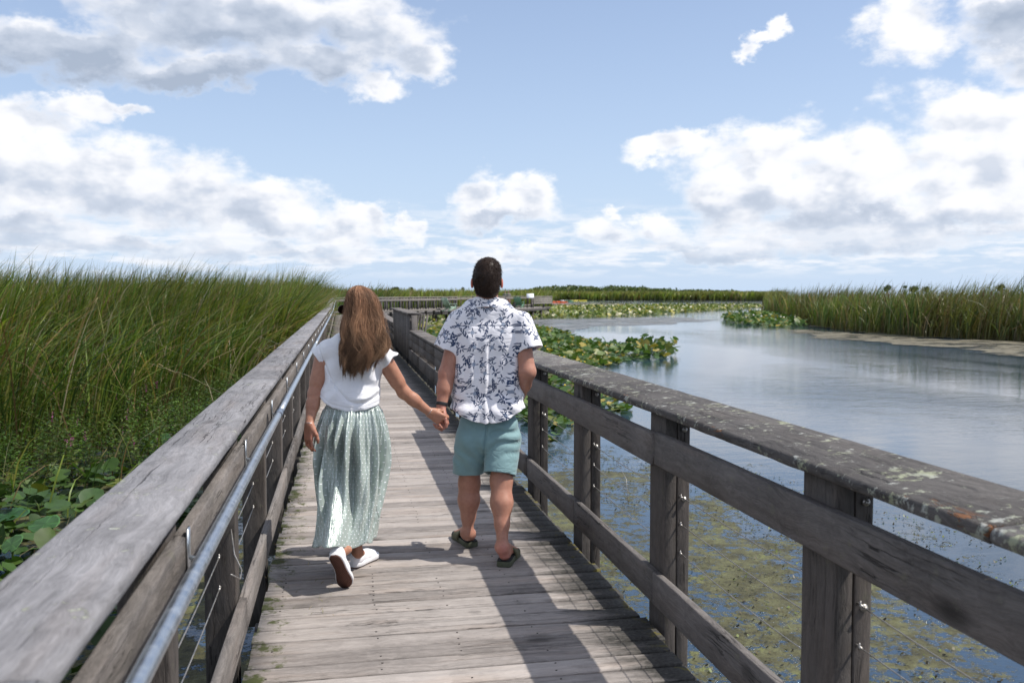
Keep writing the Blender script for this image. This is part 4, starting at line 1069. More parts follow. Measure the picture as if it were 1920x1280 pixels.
bed('lily_bed', 'green lily bed in the water right beside the low railing and behind the tall one', [
    (G((770, 622), (900, 612), (1000, 613), (1060, 625), (1100, 640), (1180, 655), (1150, 668), (1110, 676), (1000, 700), (1000, 640), (850, 660), (790, 650)), 22, 4500, .14, .17, .42, 12),
    (G((1000, 660), (1110, 672), (1165, 682), (1090, 700), (1120, 720), (1185, 768), (1160, 782), (1095, 775), (1075, 800), (1062, 838), (1030, 842), (960, 780)), 34, 3000, .12, .14, .42, 12),
    (G((1165, 655), (1215, 646), (1262, 655), (1280, 664), (1262, 672), (1200, 676), (1170, 668)), 16, 500, .15, .42, .75, 12),
    (G((1050, 668), (1180, 664), (1200, 672), (1140, 686), (1060, 680)), 20, 900, .12, .05, .15, 12)])
bed('lily_bed', 'lily bed with white flowers at the point of the right bank', [
    (G((1352, 600), (1380, 592), (1440, 588), (1500, 600), (1512, 612), (1440, 614), (1385, 608)), 8, 1800, .22, .40, .6, 6)], LG * 1.1)
# raised dark leaves and white blossoms of the beds
def blossoms(polys, n, r, zr, col, name, label):
    mb = MB()
    for p in polys:
        X = scatter(p, 3, n)
        for x, y in X:
            z = WZ + random.uniform(.05, zr); mb.blob((x, y, z), (r, r, r * .7), 6, 4)
    return tag(mb.build(name, simple(name, col, .5)), label, 'blossoms', kind='stuff')
blossoms([G((1352, 600), (1440, 590), (1510, 606), (1400, 612))], 26, .10, .45, (.75, .73, .66), 'lily_blossoms', 'white lily blossoms at the point of the right bank')
blossoms([G((900, 585), (1420, 574), (1300, 586), (950, 600))], 150, .07, .35, (.78, .74, .50), 'lily_blossoms', 'pale blossoms scattered over the far lily bed')
blossoms([G((1010, 640), (1100, 650), (1110, 690), (1040, 790), (1030, 700))], 26, .028, .30, (.85, .60, .03), 'lily_blossoms', 'small yellow flowers in the lily bed behind the tall railing')
# --- left foreground: lily leaves, loosestrife herbs, dead stalks
bed('lily_bed', 'tangle of pond lily leaves left of the boardwalk at the water edge', [
    ([(-1.4, 2.0), (-5.6, 3.0), (-7.5, 7.5), (-6.2, 9.5), (-4.2, 9.8), (-3.4, 11.5), (-1.8, 12.6), (-1.2, 9.5)], 38, 2200, .11, .26, .5, 12)], LG[[0, 1, 2, 3, 4, 7, 8, 0, 1, 2, 4, 5]] * .75)
def herbs(X, hm, cols):
    P, Fq, Cc = [], [], []; o = 0; tone_ = vn(X, 1.4, 51); X = X[tone_ > .22]; tone_ = tone_[tone_ > .22]
    for (x, y), tv in zip(X, tone_):
        h = hm * random.uniform(.45, 1.1) * (.7 + .6 * tv); lx, ly = random.uniform(-.25, .25), random.uniform(-.25, .25); base = cols[random.randrange(len(cols))] * random.uniform(.6, 1.35) * (.55 + .8 * tv)
        n = random.randint(16, 24)
        for i in range(n):
            q = (i + .5) / n; c = np.array([x + lx * q * h, y + ly * q * h, WZ + h * q * .95 + .03])
            L = .135 * (1.1 - q * .6) * random.uniform(.7, 1.3); wd_ = L * .19
            a = i * 2.4 + random.uniform(-.4, .4); d = np.array([math.cos(a) * .85, math.sin(a) * .85, random.uniform(.1, .7)]); s = np.array([-math.sin(a), math.cos(a), 0])
            P += [c, c + d * L * .45 + s * wd_, c + d * L * .95 - [0, 0, L * .2], c + d * L * .45 - s * wd_]; Fq.append((o, o + 1, o + 2, o + 3)); o += 4; Cc += [base * random.uniform(.8, 1.2)] * 4
        s = np.array([.0025, 0, 0]); a = np.array([x, y, WZ]); b_ = np.array([x + lx * h, y + ly * h, WZ + h])
        P += [a - s, a + s, b_ + s * .5, b_ - s * .5]; Fq.append((o, o + 1, o + 2, o + 3)); o += 4; Cc += [np.array([.10, .07, .04])] * 4
        if random.random() < .04:
            for i in range(14):
                c = b_ + [0, 0, random.uniform(-.02, .10)]; d = RNG.normal(size=3) * .009; e = RNG.normal(size=3) * .009
                P += [c, c + d, c + d + e, c + e]; Fq.append((o, o + 1, o + 2, o + 3)); o += 4; Cc += [np.array([.34, .09, .24])] * 4
    return np.array(P), np.array(Fq), np.array(Cc)
HG = np.array([(.055, .105, .020), (.075, .13, .026), (.04, .08, .018), (.10, .135, .035)])
X = scatter([(-6.6, 9.0), (-3.8, 9.6), (-2.3, 12.0), (-1.6, 14.5), (-1.5, 21), (-3.2, 20.5), (-5.4, 17), (-8.2, 14.0), (-11, 11), (-8, 9.2)], 34, 2300)
X2 = scatter([(-1.3, 12), (-1.2, 26), (-2.6, 24), (-2.6, 14)], 30, 900)
V, F, c = herbs(np.concatenate([X, X2]), .74, HG)
tag(mesh_np('marsh_herbs', V, F, M['herb'], col=c), 'leafy loosestrife herbs with a few purple flowers in front of the left reeds', 'herbs', kind='stuff')
parts = []
X = scatter([(-7.5, 7.0), (-3.4, 8.0), (-1.6, 12), (-1.6, 19), (-5, 18), (-10, 12)], 16); parts.append(reed_patch(X, .75, .012, 4, .18, wind=.1, curlm=.7, hv=.35, clump=False))
X = scatter([(-6.5, 4.0), (-1.4, 4.0), (-1.4, 10), (-6, 9)], 6); parts.append(reed_patch(X, .35, .010, 4, .6, wind=.1, curlm=.9, hv=.4, clump=False))
V, F, c = join(parts)
tag(mesh_np('marsh_grass', V, F, M['reed'], col=c), 'thin green and dead grass blades at the left water edge', 'grass', kind='stuff')
# large single leaves close to the left railing
def big_leaf(px, py, z, size, az, tilt, tdir, col, label):
    g = W(ground(px, py, z)); root = empty('lily_leaf', g, az, label=label, cat='lily leaf', group='large pond lily leaves beside the left railing')
    nr, na = 7, 40; V = []; cc = []
    for i in range(nr + 1):
        q = i / nr
        for k in range(na):
            a = -PI + 2 * PI * (k + .5) / na; rr_ = size * (1 + .10 * math.cos(a)) ; notch = max(0, 1 - (PI - abs(a)) / .32)
            r_ = q * rr_ * (1 - .55 * notch)
            x, y = r_ * math.cos(a) * 1.05, r_ * math.sin(a) * .88
            z_ = -.03 * size * math.cos(a * 2) * q * 2 - abs(y) * .22 + .025 * size * math.sin(a * 9) * q * q + .02 * math.sin(a * 23 + 1) * size * q ** 3 + .22 * abs(y) ** 2 / size
            ca_, sa_ = math.cos(tilt), math.sin(tilt); u_ = x * math.cos(tdir) + y * math.sin(tdir); v_ = -x * math.sin(tdir) + y * math.cos(tdir)
            u2, z2 = u_ * ca_ - z_ * sa_, u_ * sa_ + z_ * ca_
            V.append((u2 * math.cos(tdir) - v_ * math.sin(tdir), u2 * math.sin(tdir) + v_ * math.cos(tdir), z2))
            vein = .75 + .5 * (abs(math.sin(a * 11)) < .16) * (q > .05); cc.append(np.array(col) * (vein if q < .97 else 1.5))
    Q = [(i * na + k, i * na + (k + 1) % na, (i + 1) * na + (k + 1) % na, (i + 1) * na + k) for i in range(nr) for k in range(na)]
    o = mesh_np('leaf_blade', V, np.array(Q), M['leaf'], root, col=np.array(cc), smooth=True)
    sm = o.modifiers.new('thick', 'SOLIDIFY'); sm.thickness = .003
    mb = MB(); mb.tube([(0, 0, -.002), (.03, .01, -.08), (.05, .03, WZ - g[2] - .03)], [.008, .009, .010], 7); mb.build('stem', simple('leaf stem', (.08, .12, .03), .5), root)
big_leaf(84, 982, -.45, .150, 2.2, .35, -1.2, (.05, .13, .035), 'largest glossy leaf, whole and bright, left of the near railing')
big_leaf(18, 965, -.50, .150, .4, .25, .8, (.03, .09, .03), 'dark leaf cut by the left edge of the picture')
big_leaf(22, 1020, -.45, .10, 1.4, .6, -.4, (.05, .12, .035), 'folded leaf below the largest one at the left edge')
big_leaf(62, 1030, -.52, .11, 3.4, .3, 2.0, (.06, .14, .03), 'pale leaf just under the largest leaf')
big_leaf(165, 935, -.45, .10, 2.9, .5, -1.4, (.07, .15, .05), 'leaf with a shining tip right above the railing edge')
big_leaf(65, 935, -.42, .075, .3, .9, -1.5, (.08, .14, .06), 'small upright leaf above the largest leaf')
big_leaf(305, 822, -.40, .13, 2.4, .5, -1.3, (.06, .14, .05), 'round leaf standing close over the left cap board')
big_leaf(333, 797, -.38, .12, 1.2, .6, -1.2, (.05, .12, .05), 'upper leaf of the pair by the left cap board')
big_leaf(288, 838, -.50, .11, .2, .3, -.6, (.03, .08, .03), 'lower shaded leaf beside the pair at the left cap board')
# --- small floating bits in the weed beside the boardwalk
mbn = 9000
X = scatter([(1.7, 1.0), (5.2, 1.5), (6.2, 6), (5.0, 12.5), (1.7, 13.5)], 300, mbn); k = vn(X, 2.2, 9) + .35 * vn(X, 7, 4) > .62; X = X[k]
n = len(X); P = np.c_[X, np.full(n, WZ + .006)]; a = RNG.uniform(0, 6.28, n); s = RNG.uniform(.006, .022, n)[:, None]
d = np.c_[np.cos(a), np.sin(a), RNG.uniform(0, .9, n)] * s; e = np.c_[-np.sin(a), np.cos(a), RNG.uniform(0, .6, n)] * s * .7
V = np.stack([P, P + d, P + d + e, P + e], 1).reshape(-1, 3); cw = np.array([(.03, .025, .012), (.10, .08, .035), (.05, .055, .018), (.02, .018, .01), (.16, .20, .05)])[RNG.integers(0, 5, n)]
tag(mesh_np('pond_weed', V, np.arange(n * 4).reshape(-1, 4), M['herb'], col=np.repeat(cw, 4, 0)), 'dark bits of floating pond weed beside the right railing', 'pond weed', kind='stuff')
# moss and small grass along the left deck edge
X = np.c_[RNG.normal(-.40, .035, 1500), RNG.uniform(3.2, 16, 1500)]; k = vn(X * [0, 1], 1.6, 5) > .45; X = X[k]; X3 = np.c_[RNG.uniform(-.42, -.05, 90), RNG.uniform(4.5, 8, 90)]
parts = [blades(np.c_[X, np.full(len(X), -.012)], RNG.uniform(.008, .035, len(X)), RNG.uniform(.003, .006, len(X)), RNG.uniform(.1, .9, len(X)), RNG.uniform(0, 6.28, len(X)), RNG.uniform(0, .6, len(X)), 2, .2, greens=np.array([(.10, .12, .02), (.16, .15, .03), (.06, .08, .02)])),
         blades(np.c_[X3, np.full(len(X3), -.002)], RNG.uniform(.01, .03, len(X3)), RNG.uniform(.002, .004, len(X3)), RNG.uniform(.5, 1., len(X3)), RNG.uniform(0, 6.28, len(X3)), RNG.uniform(.2, .9, len(X3)), 3, .4, greens=np.array([(.16, .16, .03)]))]
V, F, c = join(parts); tag(mesh_np('deck_moss', V, F, M['herb'], col=c), 'moss and tiny grass sprouting at the left deck edge', 'moss', kind='stuff')
# --- kayaks far away
def kayak(px, py, label, col, rz, L=3.0, pcol=None, plabel=None):
    g = gw(px, py); root = empty('kayak', (g[0], g[1], WZ), rz, label=label, cat='kayak', group='kayaks on the far channel')
    N, K = 15, 10; V = []; Q = []
    for i in range(N):
        q = i / (N - 1); s = math.sin(PI * q) ** .6 + .02; x = (q - .5) * L
        for k in range(K):
            a = 2 * PI * k / K; V.append((x, .33 * s * math.cos(a), .10 + (.16 * s + .0) * math.sin(a) + .12 * (2 * q - 1) ** 4))
    for i in range(N - 1):
        for k in range(K): Q.append((i * K + k, i * K + (k + 1) % K, (i + 1) * K + (k + 1) % K, (i + 1) * K + k))
    mesh_np('hull', V, np.array(Q), simple('kayak plastic', col, .3), root, smooth=True)
    mb = MB(); mb.tube([(math.cos(a) * .42, math.sin(a) * .25, .27) for a in np.linspace(0, 2 * PI, 17)], .03, 6); mb.build('cockpit_rim', simple('black rim', (.02, .02, .02), .5), root)
kayak(1044, 566.5, 'bright orange kayak nearest to the platform end', (.80, .10, .02), .25, 3.6)
kayak(1053, 567, 'orange kayak overlapping the first, slightly to its right', (.85, .14, .02), -.3, 3.4)
kayak(1060, 564.2, 'white kayak behind the orange pair', (.7, .7, .7), .2, 3.4)
kayak(1067, 564.4, 'dark green kayak right of the white one', (.03, .22, .08), .0, 3)
kayak(1077, 564.0, 'left one of the two yellow kayaks', (.75, .62, .04), .1, 3)
kayak(1092, 564.2, 'right one of the two yellow kayaks', (.75, .66, .06), -.1, 3)
kayak(1070, 563.6, 'maroon kayak between the green and the yellow one', (.15, .02, .03), -.05, 3)
# ================================================================== the man
MS = (.40, .200, .140)
mo = W(J(915, 1050, 5.45)); mo[2] = 0.0
man = empty('person', mo, 0, label='man with short dark hair in a floral shirt and blue green shorts, walking away', cat='person')
Z3 = np.array([0, 0, 1.])
m_head = J(913, 527, 5.48)
mLs, mRs = J(850, 602, 5.50), J(986, 602, 5.46)
mLe, mLw = J(838, 700, 5.46), J(827, 765, 5.40)
mRe, mRw = J(989, 697, 5.40), J(972, 752, 5.62)
pelL, pelR = J(884, 805, 5.50), J(945, 805, 5.47)
kL, aL = J(880, 905, 5.58), J(877, 1000, 5.56)
kR, aR = J(940, 900, 5.42), J(942, 1026, 5.27)
hL, tL = J(884, 1026, 5.66), J(853, 1010, 5.885)
hL[2] = .036; tL[2] = .036
hR, tR = J(944, 1063, 5.30), J(958, 1045, 5.56); hR[2] = .036; tR[2] = .036
hR[:2] = ground(944, 1062)[:2]; tR[:2] = hR[:2] + np.array([.055, .262])
hL[:2] = ground(885, 1025)[:2]; tL[:2] = hL[:2] + np.array([-.105, .242])
lo = [J(800, 0, 5.5)[0] - .02, 5.00, -.02]; hi = [J(1030, 0, 5.5)[0] + .02, 6.05, 1.90]
f = Field(lo, hi, .0042)
head(f, m_head, .0, (.078, .096, .116))
f.cone(m_head + [0, -.022, -.06], J(912, 585, 5.50), .058, .066, .03, .95)
up_ = J(917, 610, 5.50); mid_ = J(915, 700, 5.52); low_ = J(915, 790, 5.50)
f.cone(up_ + [-.11, .005, 0], up_ + [.11, .005, 0], .062, .062, .04, .85)
f.cone(up_ + [0, 0, -.04], mid_, .10, .10, .02, .66); f.cone(mid_, low_, .10, .10, .02, .66)
for a, b in ((mLs + [.028, 0, -.02], mLe), (mRs + [-.028, 0, -.02], mRe)): f.cone(a, b, .044, .050, .02)
for e, w_ in ((mLe, mLw), (mRe, mRw)):
    f.cone(e, e + (w_ - e) * .45, .050, .045, .02); f.cone(e + (w_ - e) * .4, w_, .044, .0300, .02, .82)
# left hand holds the woman's: back towards the right, fingers curl to the left
HJ = J(829, 783, 5.36)
dL = np.array([.12, .12, -1.]);
ltips = hand(f, mLw + [0, 0, -.010], (.22, .05, -1.0), (.65, -.72, .0), (.70, .66, .2),
     [(.028, .10, 1.05, 1.15, .5), (.010, .06, 1.05, 1.20, .5), (-.011, .0, 1.05, 1.2, .5), (-.029, -.08, 1.0, 1.1, .5)], s=1.02,
     thumb=((.024, .030, -.010), (.050, .046, -.018), (.075, .050, -.022), (.098, .048, -.026)))
hand(f, mRw, (mRw - mRe) + [0, .02, 0], (-1, .3, 0), (.8, -.3, .3), None, s=1.02)
# legs
for pl, kn, an, bk in ((pelL, kL, aL, (0, -1, 0)), (pelR, kR, aR, (0, -1, 0))):
    f.cone(pl, kn, .058, .066, .02); leg_lower(f, kn, an, .064, .060, .032, bk)
foot(f, hL, tL, aL, outer=-1); foot(f, hR, tR, aR, outer=1)
red = (.66, .24, .19)
body = sdf_obj('body', f, M['skin'], man, mo, colr(MS, [(m_head + [-.085, 0, -.02], .05, (.62, .12, .09), .8), (m_head + [.085, 0, -.02], .05, (.62, .12, .09), .8),
    (mLe, .09, (.50, .23, .17), .5), (mLw + [0, 0, -.06], .12, (.56, .22, .19), .7), (hR + [0, -.01, .03], .085, (.72, .30, .25), .8), (aR + [0, -.03, .0], .06, (.62, .25, .21), .7), (hL + [0, 0, .03], .07, (.68, .30, .24), .6), (tL, .08, (.75, .33, .25), .7), (mRe, .08, (.50, .24, .18), .4)]))
# shirt
lo = [mLs[0] - .16, 5.18, .74]; hi = [mRs[0] + .16, 5.80, 1.66]
f = Field(lo, hi, .0032)
sl, sr = J(836, 652, 5.48), J(994, 652, 5.42)
f.cone(J(868, 600, 5.50), J(961, 600, 5.48), .066, .066, .04, .95); f.cone(J(888, 583, 5.50), J(938, 583, 5.50), .076, .076, .05)
f.cone(J(886, 640, 5.50), J(944, 640, 5.49), .106, .106, .05, 1.02)
[f.cone(J(a_, y_, 5.51), J(b_, y_, 5.50), r_, r_, .04, q_) for (a_, b_, y_, r_, q_) in ((882, 948, 618, .088, 1.1), (882, 948, 664, .100, 1.10), (879, 951, 716, .098, 1.18), (879, 951, 765, .100, 1.2))]
f.cone(J(880, 690, 5.52), J(951, 690, 5.51), .098, .098, .05, 1.17)
f.cone(J(878, 745, 5.52), J(951, 745, 5.51), .098, .098, .05, 1.18)
f.cone(J(881, 780, 5.50), J(949, 780, 5.49), .106, .106, .06, 1.25); f.cone(J(881, 812, 5.49), J(949, 812, 5.48), .108, .108, .06, 1.34)
for s0, s1, cc in ((mLs + [.022, 0, -.003], sl, 1), (mRs + [-.022, 0, -.003], sr, -1)):
    dr = s1 - s0; dr /= np.linalg.norm(dr); end = s1 + dr * .012
    f.cone(s0, end + dr * .05, .063, .082, .03, .95, cut=[(end, dr)])
    f.carve_cone(end - dr * .004, end + dr * .12, .064, .070)
hemz = J(915, 793, 5.38)[2]; ctr = J(915, 793, 5.5)[0]
f.clip(lambda x, y, z: (hemz + .080 * np.clip(np.abs(x - ctr) / .21, 0, 1) ** 2.2) - z)
f.clip(lambda x, y, z: np.where(z < hemz + .1, -1, -1) * 1.0)
[f.carve_cone(J(px_, 840, 5.5), J(px_, 792, 5.5), .075, .075, 1.3) for px_ in (880, 892, 903, 915, 927, 938, 950)]
cx = ctr
def shirt_fold(P):
    x, y, z = P[:, 0], P[:, 1], P[:, 2]
    d = .0045 * n3(P, 26, 5) + .0025 * n3(P, 55, 8)
    bk = np.clip((5.5 - y) / .1, 0, 1)
    # box pleat down the back and soft vertical folds below the yoke
    pl = np.exp(-((x - cx - .012) / .007) ** 2) * np.clip((1.36 - z) / .05, 0, 1); d += .007 * pl * bk
    d += -.005 * np.exp(-((x - cx + .012) / .014) ** 2) * np.clip((1.36 - z) / .1, 0, 1) * bk
    d += .0055 * np.sin((x - cx) * 70 + 1.4 * np.sin(z * 9)) * np.clip(1 - np.abs(z - 1.17) / .22, 0, 1) * bk
    yz = J(915, 612, 5.4)[2]; d += .0025 * np.exp(-((z - yz) / .004) ** 2) * bk
    # drag lines at the waist
    d += .0065 * np.sin(z * 62 + (x - cx) * 16 + 2 * np.sin(x * 12)) * np.clip(1 - np.abs(z - .97) / .17, 0, 1) * np.clip(np.abs(x - cx) / .16, .15, 1)
    return d
f.warp(shirt_fold)
NAVY = np.array((.026, .055, .135)); NAVY2 = np.array((.10, .17, .29)); WHT = np.array((.80, .79, .83))
def print_cols(V):
    u = np.where(np.abs(V[:, 0] - cx) < .21, V[:, 0] - cx, V[:, 0] - cx); dep = V[:, 1]
    u = (V[:, 0] - cx) + np.sign(V[:, 0] - cx) * np.clip(dep - 5.44, -.05, .4) * np.clip((np.abs(V[:, 0] - cx) - .12) / .08, 0, 1) * .9
    front = V[:, 1] > 5.52
    u = np.where(front, u + 2.3, u); v = V[:, 2] + .6 * np.clip(V[:, 1] - 5.42, 0, .2) * np.clip((V[:, 2] - 1.36) / .16, 0, 1)
    r = np.random.default_rng(21); ink = np.zeros(len(V)); soft = np.zeros(len(V))
    def leaf(x0, y0, a, L, wd, idx, tgt=0, curve=0.):
        du, dv = uu[idx] - x0, vv[idx] - y0; p = du * math.cos(a) + dv * math.sin(a); q = -du * math.sin(a) + dv * math.cos(a) - curve * p * p / L
        t = p / L; w_ = wd * np.sqrt(np.clip(t * (1 - t), 0, 1)) * 2 * (1.15 - .5 * t); m = (t > 0) & (t < 1); e = np.clip((w_ - np.abs(q)) / .0011 + .5, 0, 1) * m
        (ink if tgt == 0 else soft)[idx] = np.maximum((ink if tgt == 0 else soft)[idx], e)
    uu, vv = u, v
    pts = []
    for u0, u1 in ((-.40, .40), (1.9, 2.7)):
        gy = .70; row = 0
        while gy < 1.72:
            gx = u0 + (row % 2) * .030
            while gx < u1: pts.append((gx + r.uniform(-.014, .014), gy + r.uniform(-.014, .014))); gx += .056
            gy += .046; row += 1
    for i, (x0, y0) in enumerate(pts):
        idx = np.where((np.abs(u - x0) < .085) & (np.abs(v - y0) < .085))[0]
        if len(idx) == 0: continue
        ty = r.random(); a0 = r.uniform(0, 6.28)
        if ty < .26:      # spray of pointed leaves
            n = r.integers(5, 8); 
            for k in range(n): leaf(x0 + .005 * math.cos(a0 + k * 6.283 / (n + .6)), y0 + .005 * math.sin(a0 + k * 6.283 / (n + .6)), a0 + k * 6.283 / (n + .6) + r.uniform(-.25, .25), r.uniform(.016, .029), r.uniform(.0032, .0048), idx, 0, r.uniform(-.5, .5))
            leaf(x0, y0, a0 + 3.1, .034, .0010, idx, 0, .8)
        elif ty < .86:    # curved stem with leaves either side
            L = r.uniform(.050, .070); cv = r.uniform(-1.2, 1.2); leaf(x0, y0, a0, L, .0011, idx, 0, cv)
            for k in range(7):
                t = (k + .9) / 7.2; px_ = x0 + math.cos(a0) * L * t - math.sin(a0) * cv * L * t * t; py_ = y0 + math.sin(a0) * L * t + math.cos(a0) * cv * L * t * t
                sd_ = 1 if k % 2 else -1; leaf(px_, py_, a0 + cv * t * 1.6 + sd_ * .75, r.uniform(.014, .025), r.uniform(.0031, .0046), idx, 0, sd_ * -.4)
        else:             # round pale bloom
            dd = np.hypot(u[idx] - x0, v[idx] - y0); an = np.arctan2(v[idx] - y0, u[idx] - x0); R_ = .0125 * (1 + .15 * np.cos(an * 6 + a0))
            soft[idx] = np.maximum(soft[idx], np.clip((R_ - dd) / .001, 0, 1) * (.75 + .25 * np.cos(dd * 1800)))
            for k in range(4): leaf(x0 + math.cos(a0 + k * 1.6) * .012, y0 + math.sin(a0 + k * 1.6) * .012, a0 + k * 1.6 + .3, .018, .0035, idx)
    c = WHT[None] * np.ones((len(V), 1)); c = c * (1 - soft[:, None]) + NAVY2 * soft[:, None]
    tone = (.85 + .3 * n3(V, 30, 12))[:, None]; c = c * (1 - ink[:, None]) + NAVY * tone * ink[:, None]
    return c.clip(0, 1)
def subdiv(V, F):
    E = np.sort(np.concatenate([F[:, [0, 1]], F[:, [1, 2]], F[:, [2, 3]], F[:, [3, 0]]]), 1); key = E[:, 0].astype(np.int64) * len(V) + E[:, 1]
    uq, inv = np.unique(key, return_inverse=True); a, b = uq // len(V), uq % len(V); n = len(V); m = len(F); em = (V[a] + V[b]) / 2; fc = V[F].mean(1)
    e = inv.reshape(4, m).T + n; c = np.arange(m) + n + len(uq)
    V2 = np.concatenate([V, em, fc]); Q = [np.stack([F[:, i], e[:, i], c, e[:, (i + 3) % 4]], 1) for i in range(4)]
    return V2, np.concatenate(Q)
V, F = f.mesh(); V = relax(V, F, 2); V, F = subdiv(V, F); V = relax(V, F, 1, .4)
M['shirt'] = cloth_mat('printed cotton', rough=.8, attr=True, fold=.7)
mesh_np('shirt', toW(V) - mo, F, M['shirt'], man, col=print_cols(V), smooth=True)
# shirt collar: a folded band, higher at the nape
def collar(ctr, mat, parent, org, rx, ry, hh, colf):
    prof = [(.92, -.030), (.90, .0), (.91, .022), (.945, .030), (.985, .024), (1.03, .0), (1.10, -.026), (1.12, -.032), (1.09, -.034)]
    N = 64; V = []
    for (sc, z) in prof:
        for k in range(N):
            a = 2 * PI * k / N; back = .5 - .5 * math.sin(a)
            V.append(ctr + [rx * sc * math.cos(a), ry * sc * math.sin(a) * (1.0), z * hh / .03 + .030 * (back - .7) - .012 * (z < -.01) * math.cos(a) ** 2])
    V = np.array(V); K = len(prof); Q = [(i * N + k, i * N + (k + 1) % N, (i + 1) * N + (k + 1) % N, (i + 1) * N + k) for i in range(K - 1) for k in range(N)]
    V, Q = subdiv(V, np.array(Q)); V, Q = subdiv(V, Q); V, Q = subdiv(V, Q)
    return mesh_np('collar', toW(V) - org, Q, mat, parent, col=colf(V), smooth=True)
collar(J(912, 567, 5.50), M['shirt'], man, mo, .086, .086, .030, print_cols)
# shorts
lo = [J(835, 0, 5.5)[0], 5.20, .50]; hi = [J(1000, 0, 5.5)[0], 5.82, 1.08]
f = Field(lo, hi, .0040)
f.cone(J(885, 795, 5.51), J(947, 795, 5.49), .080, .080, .03, 1.10)
f.cone(J(886, 822, 5.51), J(946, 822, 5.49), .100, .100, .03, 1.12)
hl, hr_ = J(877, 893, 5.585), J(937, 889, 5.42)
for a, b, dep in ((J(885, 825, 5.51), hl, 1), (J(945, 825, 5.49), hr_, -1)):
    dr = b - a; dr /= np.linalg.norm(dr); f.cone(a, b + dr * .06, .106, .100, .022, .98, cut=[(b, dr + np.array([.0, 0, -.1 * dep * 0]))]); f.carve_cone(b - dr * .015, b + dr * .15, .087, .09)
sx = (hl[0] + hr_[0]) / 2
def short_fold(P):
    x, y, z = P[:, 0], P[:, 1], P[:, 2]; R_ = np.clip((x - sx + .01) / .05, 0, 1); d = .0035 * n3(P, 24, 31) + .0012 * n3(P, 60, 33)
    bk = np.clip((5.5 - y) / .08, 0, 1)
    ph = z * 82 - (x - sx) * 34 + 2.2 * np.sin(x * 22 + z * 9); fo = np.abs(np.sin(ph * .5)) ** 3
    d += .014 * (fo - .3) * R_ * np.clip(1 - np.abs(z - .76) / .17, 0, 1) * bk
    ph2 = z * 50 + (x - sx) * 60; d += .0035 * np.sin(ph2 + np.sin(z * 30)) * (1 - R_) * np.clip((.86 - z) / .15, 0, 1)
    d += .010 * np.exp(-((x - sx - .004 - (z - .62) * .10) / .006) ** 2) * np.clip((z - .55) / .08, 0, 1) * bk
    zh = hl[2] * (1 - R_) + hr_[2] * R_; d += .0025 * np.exp(-((z - zh - .022) / .003) ** 2)
    return d
f.warp(short_fold)
M['shorts'] = cloth_mat('blue green twill', (.205, .335, .355), .75, .25, fold=.9)
sdf_obj('shorts', f, M['shorts'], man, mo, it=2)
# short hair: cap plus bristles
f = Field(m_head - .16, m_head + .17, .003)
f.ell(m_head + [0, -.010, .020], (.0865, .105, .112), .01); f.ell(m_head + [.008, -.01, .085], (.066, .075, .052), .03); f.ell(m_head + [0, -.045, -.045], (.066, .058, .062), .03)
f.clip(lambda x, y, z: np.maximum((m_head[2] - .100 + .0 * x) - z + np.clip(np.abs(x - m_head[0]) - .045, 0, 1) * 1.2, (y - m_head[1]) - (.055 + (z - m_head[2]) * .45)))
for s_ in (-1, 1): f.carve_cone(m_head + [s_ * .088, .004, -.05], m_head + [s_ * .088, .0, .012], .022, .018)
f.warp(lambda P: .0035 * n3(P, 70, 41) + .002 * n3(P, 150, 44))
def hair_mat(name):
    m, t, b = material(name); a = t.attr('col', 'Color'); t.inp(b, 'Base Color', a); t.inp(b, 'Roughness', .48); t.inp(b, 'Specular IOR Level', .22); return m
M['hair'] = hair_mat('hair')
MH = np.array((.022, .012, .008))
hm = sdf_obj('hair', f, M['hair'], man, mo, lambda V: MH * (1 + .3 * n3(V, 120, 2))[:, None], it=1)
hv = np.array([v.co[:] for v in hm.data.vertices]); hn = np.array([v.normal[:] for v in hm.data.vertices])
def strands(P0, dirs, L, r, mat, name, parent, cols, seg=3, grav=.5, org=None):
    n = len(P0); t = np.linspace(0, 1, seg + 1)[None, :, None]; L = np.asarray(L).reshape(-1, 1, 1)
    path = P0[:, None] + dirs[:, None] * t * L + np.array([0, 0, -1.])[None, None] * (t ** 2) * L * grav
    return ribbon(path, r, mat, name, parent, cols)
def ribbon(path, r, mat, name, parent, cols, taper=.15):
    n, s1, _ = path.shape; d = np.gradient(path, axis=1); d /= np.linalg.norm(d, axis=2, keepdims=True) + 1e-9
    ref = RNG.normal(size=(n, 1, 3)); x = np.cross(d, ref); x /= np.linalg.norm(x, axis=2, keepdims=True) + 1e-9; y = np.cross(d, x)
    rr_ = (np.asarray(r).reshape(-1, 1) * np.linspace(1, taper, s1)[None] if taper else np.asarray(r).reshape(-1, 1) * np.ones((1, s1)))[..., None]
    ring = [path + rr_ * (math.cos(a) * x + math.sin(a) * y) for a in (0, 2.094, 4.189)]
    V = np.stack(ring, 2).reshape(n, -1, 3); q = []
    for i in range(s1 - 1):
        for k in range(3): q.append((i * 3 + k, i * 3 + (k + 1) % 3, (i + 1) * 3 + (k + 1) % 3, (i + 1) * 3 + k))
    F = (np.arange(n)[:, None, None] * (s1 * 3) + np.array(q)[None]).reshape(-1, 4)
    c = np.repeat(cols, s1 * 3, 0) if cols.ndim == 2 else np.repeat(cols, 3, 1).reshape(-1, 3)
    return mesh_np(name, V.reshape(-1, 3), F, mat, parent, col=c, smooth=True)
pick = RNG.integers(0, len(hv), 9000); dd = hn[pick] * .5 + np.array([.25, -.1, -.35]) + RNG.normal(0, .25, (9000, 3)); topm = (hv[pick][:, 2] + mo[2] > m_head[2] + .05)[:, None]
